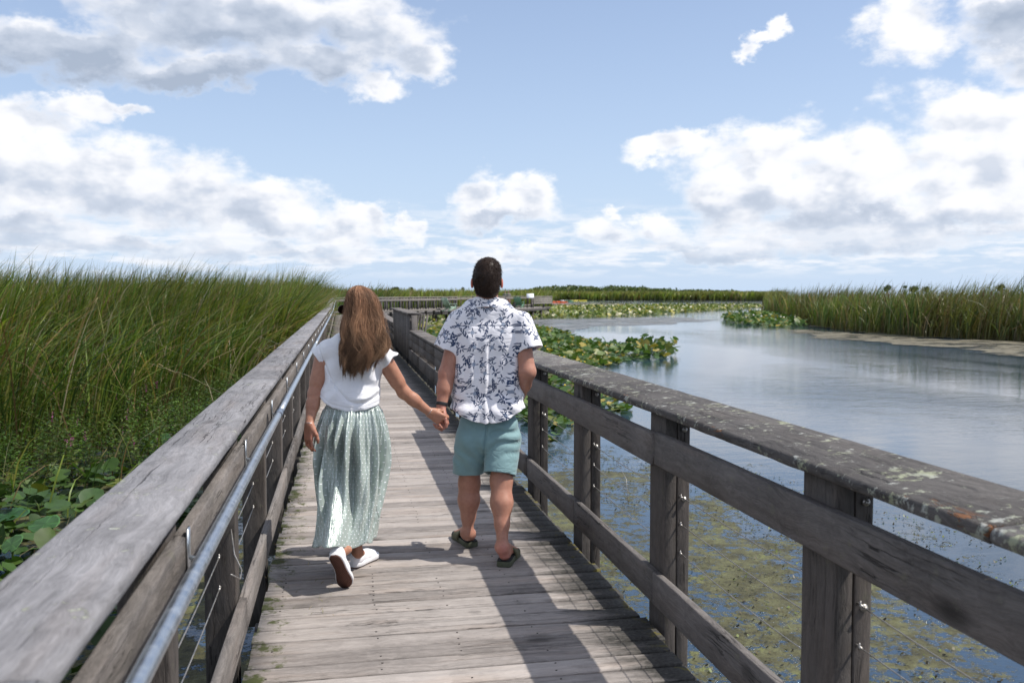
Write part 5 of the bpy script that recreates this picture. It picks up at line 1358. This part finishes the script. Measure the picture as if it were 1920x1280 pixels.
dd = np.where(topm, hn[pick] * .5 + np.array([.35, .35, .1]) + RNG.normal(0, .35, (9000, 3)), dd); dd /= np.linalg.norm(dd, axis=1)[:, None]
hs = strands(hv[pick], dd, RNG.uniform(.005, .011, 9000) * (1 + .6 * topm[:, 0]), np.full(9000, .0006), M['hair'], 'hair_strands', hm, MH[None] * RNG.uniform(.7, 2.2, (9000, 1)) * np.array([1.0, .95, .9]), 3, .3)
# wrist band
mb = MB(); ax_ = mLw - mLe; ax_ /= np.linalg.norm(ax_); c0 = mLw - ax_ * .026
wb = Field(c0 - .06, c0 + .06, .0022); wb.cone(c0 - ax_ * .009, c0 + ax_ * .009, .0375, .0362, .0, .86, cut=[(c0 + ax_ * .010, ax_), (c0 - ax_ * .010, -ax_)])
sdf_obj('wristband', wb, simple('black rubber', (.012, .012, .013), .5), man, mo, it=1)
# slides
OL = simple('olive foam', (.085, .095, .060), .8, vs=60, bump=(300, .2, .001)); OLT = simple('olive strap', (.10, .10, .055), .75); BLKF = simple('black footbed', (.018, .018, .018), .85)
def slide(heel, toe, outer):
    g = empty('slide_sandal', (0, 0, 0)); g.parent = man
    d = toe - heel; L = np.linalg.norm(d); d = d / L; x = np.cross(d, Z3) * outer
    P = lambda a, b_, h: np.array([heel[0], heel[1], 0]) + d * a * L + x * b_ + Z3 * h
    prof = [(-.045, .030), (.0, .041), (.15, .044), (.4, .041), (.6, .048), (.78, .055), (.92, .050), (1.02, .036), (1.07, .018)]
    for nm, z0, z1, sc, mt in (('sole', .0, .034, 1.0, OL), ('footbed', .0345, .0375, .93, BLKF)):
        V = []; K = len(prof)
        for z in (z0, z0 + .004, z1 - .003, z1):
            e = .955 if z in (z0, z1) else 1.0
            ring = [P(a, -w_ * sc * e * (1.0 if not (.35 < a < .55) else .95), z) for a, w_ in prof] + [P(a, w_ * sc * e + .004, z) for a, w_ in prof[::-1]]
            V += ring
        n = 2 * K; Q = [(i * n + k, i * n + (k + 1) % n, (i + 1) * n + (k + 1) % n, (i + 1) * n + k) for i in range(3) for k in range(n)]
        cap = [(3 * n + i, 3 * n + i + 1, 3 * n + n - 2 - i, 3 * n + n - 1 - i) for i in range(K - 1)] + [(n - 1 - i, n - 2 - i, i + 1, i) for i in range(K - 1)]
        mesh_np(nm, toW(V) - mo, np.array(Q + cap), mt, g)
    f = Field(P(.5, 0, .05) - .14, P(.7, 0, .05) + .14, .003)
    for a in (.50, .56, .62, .68, .74):
        pts = [P(a, .052 * math.cos(q), .030 + (.050 - (a - .5) * .09) * math.sin(q)) for q in np.linspace(-.15, PI + .15, 12)]
        for p_, q_ in zip(pts[:-1], pts[1:]): f.cone(p_, q_, .0062, .0062, .012)
    sdf_obj('strap', f, OLT, g, mo, it=1)
slide(hL, tL, -1); slide(hR, tR, 1)
# ================================================================== the woman
WS = (.40, .200, .130)
wo = W(J(665, 1070, 5.15)); wo[2] = 0.0
woman = empty('person', wo, 0, label='woman with long brown hair in a white tee and long dotted skirt, walking away', cat='person')
w_head = J(677, 581, 5.20)
YW = -1.0
wLs, wRs = J(606, 664, 5.20), J(716, 668, 5.19)
wLe, wLw = J(590, 738, 5.14), J(580, 796, 5.04)
wRe, wRw = J(757, 735, 5.27), J(806, 773, 5.325)
wpL, wpR = J(640, 800, 5.20), J(683, 800, 5.19)
wkL, waL = J(648, 915, 5.22), J(646, 1030, 4.88)
wkR, waR = J(672, 920, 5.22), J(671, 1036, 5.22)
lo = [J(555, 0, 5.0)[0], 4.62, -.02]; hi = [J(850, 0, 5.3)[0] + .03, 5.62, 1.76]
f = Field(lo, hi, .0040)
head(f, w_head, YW, (.071, .090, .108))
f.cone(w_head + [.0, -.015, -.07], J(672, 645, 5.21), .046, .050, .03)
u0 = J(661, 668, 5.21); u1 = J(660, 720, 5.22); u2 = J(661, 790, 5.20)
f.cone(u0 + [-.10, 0, .0], u0 + [.10, 0, .0], .050, .050, .03); f.cone(u0, u1, .095, .092, .03, .75); f.cone(u1, u2, .092, .115, .03, .75)
f.cone(wLs, wLe, .043, .038, .03); f.cone(wRs, wRe, .045, .037, .03)
f.cone(wLs + [0, 0, -.04], wLs + (wLe - wLs) * .7, .046, .042, .02); f.cone(wRs, wRs + (wRe - wRs) * .7, .048, .042, .02)
for e, w_ in ((wLe, wLw), (wRe, wRw)):
    f.cone(e, e + (w_ - e) * .4, .038, .036, .02); f.cone(e + (w_ - e) * .35, w_, .036, .0235, .02, .85)
hand(f, wLw, (-.14, -.02, -1), (.85, -.5, 0), (-.50, -.86, .1), [(.030, .12, .22, .45, .30), (.011, .03, .30, .55, .35), (-.011, -.03, .36, .60, .35), (-.029, -.10, .42, .62, .35)], s=.95, thumb=((.026, .034, -.006), (.050, .054, -.012), (.076, .062, -.020), (.098, .060, -.028)))
hand(f, wRw, (.74, .22, -.52), (.35, .45, .72), (-.22, -.95, .10), [(.028, .06, .55, 1.0, .6), (.010, .02, .62, 1.1, .6), (-.010, -.02, .70, 1.15, .6), (-.027, -.06, .75, 1.1, .5)], s=.95,
     thumb=((.022, .026, -.012), (.045, .040, -.022), (.068, .044, -.030), (.088, .040, -.034)))
for pl, kn, an in ((wpL, wkL, waL), (wpR, wkR, waR)):
    f.cone(pl, kn, .080, .052, .03); leg_lower(f, kn, an, .044, .046, .026, (0, -1, 0))
# feet inside the shoes
lt = ground(649, 1102); lt[2] = .004; hL_ = lt + np.array([-.030, -.083, .208]); tL_ = lt + np.array([-.007, .002, .063])
f.cone(waL, hL_, .027, .024, .02); f.cone(hL_, tL_, .024, .022, .02)
rh = ground(664, 1065); rh[2] = .002; hR_ = rh + np.array([.010, .028, .045]); tR_ = rh + np.array([.07, .19, .035]); f.cone(waR, hR_ + [.01, .02, .01], .027, .024, .02); f.cone(hR_, tR_, .024, .022, .02)
wbody = sdf_obj('body', f, M['skin'], woman, wo, colr(WS, [(wLw + [0, 0, -.09], .12, (.55, .22, .18), .5), (wRw + [.05, 0, -.05], .08, (.52, .25, .18), .4), (wLe, .06, (.42, .2, .14), .4)]))
# tee
lo = [J(570, 0, 5.2)[0], 4.94, .95]; hi = [J(760, 0, 5.2)[0], 5.44, 1.52]
f = Field(lo, hi, .0034)
f.cone(J(640, 640, 5.21), J(698, 640, 5.20), .052, .052, .03, 1.05)
f.cone(J(618, 658, 5.20), J(706, 660, 5.19), .058, .058, .04, 1.1)
f.cone(J(634, 690, 5.21), J(690, 690, 5.21), .090, .088, .05, 1.05)
f.cone(J(634, 725, 5.21), J(684, 725, 5.21), .088, .086, .05, 1.2)
f.cone(J(623, 752, 5.20), J(682, 752, 5.20), .092, .092, .05, 1.32); f.cone(J(632, 780, 5.20), J(680, 780, 5.20), .094, .092, .04, 1.3)
for s0, s1, r0_, r1_ in ((J(614, 655, 5.20), J(594, 670, 5.19), .052, .060), (J(706, 657, 5.19), J(731, 678, 5.20), .056, .066)):
    dr = s1 - s0; dr /= np.linalg.norm(dr); f.cone(s0, s1 + dr * .04, r0_, r1_, .035, .95, cut=[(s1, dr)])
f.carve_cone(w_head + [0, .0, -.02], J(673, 636, 5.22), .055, .058)
wcx = J(655, 0, 5.08)[0]
def hemw(u):
    px = 960 + u / 5.08 * 1680
    return np.interp(px, [590, 600, 620, 650, 685, 712, 725], [742, 752, 766, 773, 769, 761, 755])
f.clip(lambda x, y, z: (H - (hemw(x) - 549) / 1680 * 5.08 + .0) - z)
f.carve_cone(J(640, 800, 5.2), J(640, 762, 5.2), .080, .080, 1.3); f.carve_cone(J(674, 800, 5.2), J(674, 762, 5.2), .080, .080, 1.3); f.carve_cone(J(657, 800, 5.2), J(657, 762, 5.2), .080, .080, 1.3)
def tee_fold(P):
    x, y, z = P[:, 0], P[:, 1], P[:, 2]; d = .0042 * n3(P, 20, 71) + .0018 * n3(P, 55, 73); bk = np.clip((5.22 - y) / .08, 0, 1)
    zb = H - (hemw(x) - 549) / 1680 * 5.08
    q = (z - zb)
    # blousing: soft U shaped drapes above the hem, rising to the right
    ph = (q - .03 - 1.2 * (x - wcx - .05) ** 2 * 3) ; d += -.010 * np.exp(-((ph - .035) / .014) ** 2) * np.clip((x - wcx + .02) / .08, 0, 1) * bk
    d += .007 * np.exp(-((ph - .008) / .010) ** 2) * bk
    d += .009 * np.sin((z * 40 + (x - wcx) * 30)) * np.clip(1 - np.abs(z - 1.13) / .1, 0, 1) * bk * np.clip((x - wcx) / .12 + .3, 0, 1)
    d += .006 * np.sin((x - wcx) * 95 + z * 20) * np.clip(1 - np.abs(z - 1.27) / .08, 0, 1) * np.clip((x - wcx - .03) / .06, 0, 1)
    d += .004 * np.sin((x - wcx) * 60 - z * 55) * np.clip((wcx - .05 - x) / .06, 0, 1) * np.clip(1 - np.abs(z - 1.06) / .1, 0, 1)
    d += .0022 * np.exp(-((q - .022) / .003) ** 2)
    return d
f.warp(tee_fold)
M['tee'] = cloth_mat('white jersey', (.80, .80, .83), .85, .2, fold=.6)
sdf_obj('tee_shirt', f, M['tee'], woman, wo, it=2)
# skirt: pleated tube with its own folds
rows = [(758, 610, 711, 5.205, .104), (766, 605, 716, 5.205, .115), (780, 601, 720, 5.20, .132), (800, 595, 725, 5.20, .148), (830, 590, 727, 5.19, .160), (870, 591, 726, 5.18, .165), (900, 593, 722, 5.17, .168), (940, 596, 717, 5.15, .172), (970, 597, 712, 5.13, .178), (1000, 595, 706, 5.12, .185), (1022, 590, 703, 5.11, .190)]
rows = np.array(rows, float); NZ, NT_ = 130, 420
py = np.linspace(758, 1022, NZ); Lx, Rx, Wc, Dp = (np.interp(py, rows[:, 0], rows[:, i]) for i in (1, 2, 3, 4))
th = np.linspace(0, 2 * PI, NT_, endpoint=False); _s = (np.abs(np.cos(th)) ** 2.35 + np.abs(np.sin(th)) ** 2.35) ** (-1 / 2.35); _b = np.stack([.205 * _s * np.cos(th), .165 * _s * np.sin(th)], 1); aru = np.concatenate([[0], np.cumsum(np.linalg.norm(np.diff(_b, axis=0), axis=1))]); V = np.zeros((NZ, NT_, 3)); U_ = np.zeros((NZ, NT_)); V_ = np.zeros((NZ, NT_))
rs = np.random.default_rng(5); ph_ = rs.uniform(0, 6.28, 12)
for i in range(NZ):
    q = (py[i] - 758) / (1022 - 758); c0 = J((Lx[i] + Rx[i]) / 2, py[i], Wc[i]); hw_ = (Rx[i] - Lx[i]) / 2 / 1680 * Wc[i] * .945
    zc = c0[2]; tt = th + .10 * np.sin(3 * q * 3 + ph_[0]) * q
    fine = np.abs(np.sin(30 * tt + .8 * np.sin(5 * tt + 4 * q) + ph_[1])) - .6
    mid = np.sin(17 * tt + 2.2 * np.sin(2 * tt + 3.5 * q + ph_[2]) + 1.3 * q) + .55 * np.sin(25 * tt - 2 * q + 1.8 * np.sin(3 * tt + 2 * q) + ph_[3])
    big = np.sin(9 * tt + 2.6 * np.sin(2 * tt + 4 * q + ph_[5]) + 3.0 * q + ph_[4]) * .8 + .5 * np.sin(5 * tt - 4 * q + ph_[6])
    aF = .0110 * max(0, 1 - q * 2.2) + .0012; aM = .0290 * math.exp(-((q - .40) / .32) ** 2) + .003; aB = .036 * np.clip((q - .16) / .55, 0, 1)
    if q < .035: aF *= .5; aM *= .2
    sharp = np.sign(mid) * np.abs(mid) ** .8
    r = 1 + (fine * aF + sharp * aM + big * aB) / .16
    cx_, cy_ = np.cos(tt), np.sin(tt); n4 = 2.35; sup = (np.abs(cx_) ** n4 + np.abs(cy_) ** n4) ** (-1 / n4)
    x = hw_ * sup * cx_ * (1 + (r - 1) * .45); y = Dp[i] * sup * cy_ * r
    # the trailing calf pushes the cloth out at the lower left, the seat rounds it above
    y -= .165 * np.exp(-((x + .005) / .095) ** 2) * np.clip((q - .45) / .55, 0, 1) ** 1.3 * (cy_ < 0) ; y -= .020 * np.exp(-(x / .12) ** 2) * math.exp(-((q - .18) / .10) ** 2) * (cy_ < 0)
    y += .022 * np.exp(-((x - .045) / .018) ** 2) * np.clip((q - .55) / .3, 0, 1) * (cy_ < 0)
    zz = zc + np.clip(-y, 0, 1) * (py[i] - 549) / 1680 + (.006 * np.sin(3 * tt + 1) + .006 * np.sin(8 * tt)) * q - .012 * q + .035 * np.clip(cy_, 0, 1) * q * 0 + .030 * np.clip((x - .06) / .1, 0, 1) * q ** 3
    flick = np.exp(-(((tt - 3.55) / .28) ** 2)) * np.clip((q - .90) / .1, 0, 1); x -= .012 * flick; zz += .01 * flick
    V[i, :, 0] = c0[0] + x; V[i, :, 1] = Wc[i] + y; V[i, :, 2] = zz; U_[i] = aru; V_[i] = (py[i] - 758) / 1680 * 5.15
V = V.reshape(-1, 3); k = np.arange(NT_); Q = np.concatenate([np.stack([i * NT_ + k, (i + 1) * NT_ + k, (i + 1) * NT_ + (k + 1) % NT_, i * NT_ + (k + 1) % NT_], 1) for i in range(NZ - 1)])
m, t, b = material('dotted sage satin')
uu_, vv_ = t.attr('su'), t.attr('sv'); SPC = .0235
gu, gv = t.m('DIVIDE', uu_, SPC), t.m('DIVIDE', vv_, SPC * .9)
row = t.m('FLOOR', gv); gu2 = t.m('ADD', gu, t.m('MULTIPLY', t.m('MODULO', row, 2.0), .5))
du_, dv_ = t.m('SUBTRACT', t.m('FRACT', gu2), .5), t.m('SUBTRACT', t.m('FRACT', gv), .5)
dist = t.m('SQRT', t.m('ADD', t.m('MULTIPLY', du_, du_), t.m('MULTIPLY', dv_, dv_))); dot = t.map(dist, .145, .10)
p = t.obj(); sc_ = t.mix(t.noise(p, 8, 4), (.37, .44, .405), (.45, .52, .475)); t.inp(b, 'Base Color', t.mix(dot, sc_, (.90, .91, .95)))
t.inp(b, 'Roughness', t.map(dot, 0, 1, .30, .7)); t.inp(b, 'Specular IOR Level', 1.0); t.inp(b, 'Sheen Weight', .25); t.inp(b, 'Metallic', .22)
pl_ = t.noise(t.comb(t.m('MULTIPLY', uu_, 1.0), t.m('MULTIPLY', vv_, .07), 0.0), 62, 3, .5, .15); pl2 = t.noise(t.vm('MULTIPLY', p, (1, 1, .25)), 26, 4, .55, .6)
t.inp(b, 'Normal', t.bump(t.m('ADD', t.m('MULTIPLY', pl_, 1.0), t.m('MULTIPLY', pl2, .3)), .9, .022)); M['skirt'] = m
sk = mesh_np('skirt', toW(V) - wo, Q, m, woman, smooth=True, attrs={'su': U_.ravel(), 'sv': V_.ravel()})
so_ = sk.modifiers.new('cloth', 'SOLIDIFY'); so_.thickness = .0016; so_.offset = -1
# sneakers
WHS = simple('white canvas', (.78, .78, .82), .75, bump=(500, .3, .0008)); RUB = simple('white rubber foxing', (.72, .72, .74), .45)
def waffle():
    m, t, b = material('brown waffle sole'); p = t.obj(); w1 = t.m('SINE', t.m('MULTIPLY', t.m('ADD', t.sep(p)[0], t.sep(p)[2]), 520)); w2 = t.m('SINE', t.m('MULTIPLY', t.m('SUBTRACT', t.sep(p)[0], t.sep(p)[2]), 520))
    h = t.m('MAXIMUM', w1, w2); t.inp(b, 'Base Color', t.mix(t.map(h, .2, .9), (.055, .020, .013), (.15, .058, .038))); t.inp(b, 'Roughness', .7); t.inp(b, 'Normal', t.bump(h, .6, .003)); return m
WAF = waffle()
def sneaker(heel, toe, upv, outer, L=.262):
    g = empty('sneaker', (0, 0, 0)); g.parent = woman
    d = toe - heel; d = d / np.linalg.norm(d); up = np.asarray(upv, float); up = up - d * (up @ d); up /= np.linalg.norm(up); x = np.cross(d, up) * outer
    P = lambda a, b_, h: heel + d * a + x * b_ + up * h
    prof = [(-.008, .016), (.0, .026), (.015, .033), (.05, .035), (.10, .033), (.14, .037), (.175, .044), (.205, .046), (.230, .040), (.250, .026), (.258, .012)]
    asym = lambda a: .010 * math.sin(min(max(a / L, 0), 1) * PI * .95) - .004
    def slab(nm, z0, z1, grow, mt):
        V = []; K = len(prof)
        for z in (z0, z0 + .002, z1 - .002, z1):
            e = -.0015 if z in (z0, z1) else 0.0
            V += [P(a, asym(a) - w_ - grow - e * -1, z) for a, w_ in prof] + [P(a, asym(a) + w_ + grow + e, z) for a, w_ in prof[::-1]]
        n = 2 * K; Qs = [(i * n + k, i * n + (k + 1) % n, (i + 1) * n + (k + 1) % n, (i + 1) * n + k) for i in range(3) for k in range(n)]
        cap = [(3 * n + i, 3 * n + i + 1, 3 * n + n - 2 - i, 3 * n + n - 1 - i) for i in range(K - 1)] + [(n - 1 - i, n - 2 - i, i + 1, i) for i in range(K - 1)]
        mesh_np(nm, toW(V) - wo, np.array(Qs + cap), mt, g)
    slab('outsole', .0, .006, -.0035, WAF); slab('foxing', .0062, .030, .002, RUB)
    c = P(.12, 0, .05); f = Field(c - .17, c + .17, .0032)
    f.ell(P(.028, asym(.03), .048), (.034, .036, .044), .02); f.cone(P(.03, asym(.03), .055), P(.055, .0, .062), .033, .032, .02, cut=None)
    f.cone(P(.05, .0, .045), P(.14, .004, .040), .034, .034, .02); f.cone(P(.14, .004, .036), P(.205, .006, .026), .036, .032, .02); f.cone(P(.10, .003, .060), P(.17, .005, .040), .022, .024, .02)
    f.clip(lambda X, Y, Z: ((X - heel[0]) * -up[0] + (Y - heel[1]) * -up[1] + (Z - heel[2]) * -up[2]) + .012)
    an = P(.055, .0, .12); f.clip(lambda X, Y, Z: ((X - heel[0]) * up[0] + (Y - heel[1]) * up[1] + (Z - heel[2]) * up[2]) - (.086 - .12 * np.clip(np.abs((X - heel[0]) * d[0] + (Y - heel[1]) * d[1] + (Z - heel[2]) * d[2] - .05) , 0, .08) * 0))
    f.carve_cone(P(.055, 0, .065), P(.050, 0, .13), .026, .030)
    sdf_obj('upper', f, WHS, g, wo, it=2)
    mb = MB()
    for k in range(4): mb.tube([toW(P(.10 + k * .018, -.020, .074 - k * .006)[None])[0] - wo, toW(P(.104 + k * .018, 0, .086 - k * .008)[None])[0] - wo, toW(P(.10 + k * .018, .022, .074 - k * .006)[None])[0] - wo], .0028, 6)
    mb.build('laces', WHS, g)
ld_ = np.array([.035, .135, -.215]); ld_ /= np.linalg.norm(ld_); sneaker(lt - ld_ * .252, lt, (0, .9, .5), 1)
sneaker(rh, rh + np.array([.085, .23, 0]), (0, 0, 1), 1)
# bracelets and ring
ST_ = steel('silver chain', .25, (.8, .8, .8))
for c_, ax_, r_ in ((wLw + (wLe - wLw) * .03, wLw - wLe, .0250), (wRw + (wRe - wRw) * .05, wRw - wRe, .0245)):
    ax_ = ax_ / np.linalg.norm(ax_); a_ = np.cross(ax_, [0, 1., .2]); a_ /= np.linalg.norm(a_); b_ = np.cross(ax_, a_); mb = MB()
    mb.tube([toW((c_ + r_ * (math.cos(q) * a_ + math.sin(q) * b_) + ax_ * .004 * math.sin(q))[None])[0] - wo for q in np.linspace(0, 2 * PI, 33)], .0016, 5); mb.build('bracelet', ST_, woman)
# sunglasses
fx = np.array([math.sin(YW), math.cos(YW), 0]); rx = np.array([math.cos(YW), -math.sin(YW), 0])
G = lambda a, b_, z: toW((w_head + rx * a + fx * b_ + np.array([0, 0, z]))[None])[0] - wo
mb = MB()
for s_ in (-1, 1):
    n = 20; ring = [G(s_ * .034 + .029 * math.cos(q), .122 - abs(.029 * math.cos(q) + .034) * .28, .002 + .024 * math.sin(q)) for q in np.linspace(0, 2 * PI, n, endpoint=False)]
    V2 = [G(s_ * .034, .104, .002)] + ring + [v + (G(0, .004, 0) - G(0, 0, 0)) for v in ring]
    mb.add(V2, [(1 + k, 1 + (k + 1) % n, 1 + n + (k + 1) % n, 1 + n + k) for k in range(n)], [(0, 1 + k, 1 + (k + 1) % n) for k in range(n)])
    mb.tube(ring + [ring[0]], .0034, 6); mb.tube([G(s_ * .062, .092, .010), G(s_ * .077, .06, .012), G(s_ * .078, -.01, .008)], .0032, 6)
mb.tube([G(-.006, .106, .006), G(.006, .106, .006)], .003, 6)
mb.build('sunglasses', simple('dark tortoise acetate', (.018, .010, .008), .12), woman)
# long hair: inner mass plus locks
HR = np.array([(534.5, 669, 671, 5.20, .003), (535.5, 664, 678, 5.20, .03), (538, 658, 685, 5.20, .052), (542, 653, 693, 5.20, .076), (548, 649, 700, 5.20, .094), (558, 646, 707, 5.20, .106), (572, 643, 713, 5.195, .114), (590, 641, 718, 5.185, .116), (605, 637, 722, 5.16, .108), (620, 637, 726, 5.135, .095), (635, 639, 732, 5.115, .080), (650, 639, 733, 5.095, .066), (665, 640, 726, 5.080, .052), (680, 640, 713, 5.072, .042), (692, 641, 708, 5.068, .034), (708, 642, 706, 5.065, .028)], float)
def henv(py_, th_, s_):
    L_, R__, W_, D_ = (np.interp(py_, HR[:, 0], HR[:, i]) for i in (1, 2, 3, 4)); c_ = (L_ + R__) / 2; hw_ = (R__ - L_) / 2 / 1680 * 5.12 * .865
    w_ = W_ + s_ * D_ * np.sin(th_); u_ = (c_ - 960) / 1680 * 5.15 + s_ * hw_ * np.cos(th_); z_ = H - (py_ - 549) / 1680 * 5.15 * 1.003
    return np.stack([u_, w_, z_], -1)
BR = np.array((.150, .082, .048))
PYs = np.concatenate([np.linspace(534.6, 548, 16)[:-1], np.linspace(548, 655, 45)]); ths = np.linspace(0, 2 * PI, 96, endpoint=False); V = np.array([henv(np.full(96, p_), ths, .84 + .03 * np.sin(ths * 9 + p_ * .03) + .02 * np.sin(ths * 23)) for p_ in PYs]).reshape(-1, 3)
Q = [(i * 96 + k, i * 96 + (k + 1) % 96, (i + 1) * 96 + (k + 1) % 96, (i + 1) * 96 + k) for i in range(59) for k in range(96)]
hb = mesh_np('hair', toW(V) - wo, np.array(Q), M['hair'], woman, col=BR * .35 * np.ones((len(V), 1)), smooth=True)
def locks(n, th_rng, ncl, end_fn, s_rng, wav, drift, rad, name, cmul=1.0, start=(535, 560), seed=3, sweep=0):
    r = np.random.default_rng(seed); cl = r.integers(0, ncl, n); cth = r.uniform(th_rng[0], th_rng[1], ncl); cph = r.uniform(0, 6.28, ncl); cend = np.array([end_fn(a, r) for a in cth]); cdr = r.normal(0, drift, ncl); cs_ = r.uniform(*s_rng, ncl); cfr = r.uniform(5, 9, ncl); ctone = r.beta(2, 2.6, ncl)
    S1 = 22; t = np.linspace(0, 1, S1)[None]; spread = r.normal(0, .17, n)[:, None]; st = r.uniform(start[0], start[1], n)[:, None]; en = (cend[cl] + r.normal(0, 5, n))[:, None]
    pyy = st + (en - st) * t; conv = 1 - .86 * t
    thh = cth[cl][:, None] + spread * conv + cdr[cl][:, None] * t ** 1.5 + wav * .16 * np.sin(cfr[cl][:, None] * t + cph[cl][:, None]) * t + r.normal(0, .03, (n, 1)) * np.sin(t * 7 + r.uniform(0, 6, (n, 1)))
    ss = cs_[cl][:, None] + r.uniform(-.05, .05, (n, 1)) + .05 * wav * np.sin(cfr[cl][:, None] * 1.3 * t + cph[cl][:, None] * 2) * t
    P = henv(pyy, thh, ss); P[..., 0] += sweep * t ** 3 * r.uniform(.3, 1, (n, 1))
    P += r.normal(0, .0012, (n, 1, 3)) * t[..., None]
    P = np.stack([toW(P[:, i]) for i in range(S1)], 1) - wo
    tone = (.30 + 2.0 * ctone[cl] + r.normal(0, .22, n)).clip(.2, 2.9)[:, None, None]
    gold = np.array((.62, .40, .23)); base = BR[None, None] * tone; g_ = (np.clip(t * 1.2 - .25, 0, 1)[..., None] * (.25 + .7 * (ctone[cl] > .5))[:, None, None] * r.uniform(.2, 1, (n, 1, 1)) * .6)
    cols = (base * (1 - g_) + gold * g_) * cmul
    return ribbon(P, rad * r.uniform(.7, 1.3, n), M['hair'], name, hb, cols, taper=.35)
def endB(a, r):
    c_ = math.cos(a); return np.interp(c_, [-1, -.6, -.2, .3, .7, 1], [668, 682, 691, 684, 664, 650]) + r.normal(0, 7)
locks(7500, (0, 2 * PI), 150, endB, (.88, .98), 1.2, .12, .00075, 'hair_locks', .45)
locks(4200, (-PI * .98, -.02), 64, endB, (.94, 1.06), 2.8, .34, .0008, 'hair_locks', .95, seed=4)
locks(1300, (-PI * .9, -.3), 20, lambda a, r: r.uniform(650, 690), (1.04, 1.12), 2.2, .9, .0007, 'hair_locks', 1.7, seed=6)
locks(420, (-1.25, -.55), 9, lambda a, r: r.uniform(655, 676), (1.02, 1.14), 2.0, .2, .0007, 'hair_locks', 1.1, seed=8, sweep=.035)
locks(260, (-PI, 0), 130, lambda a, r: r.uniform(600, 700), (1.02, 1.18), 3.0, .7, .00045, 'stray_hairs', 1.5, seed=9, sweep=.02)
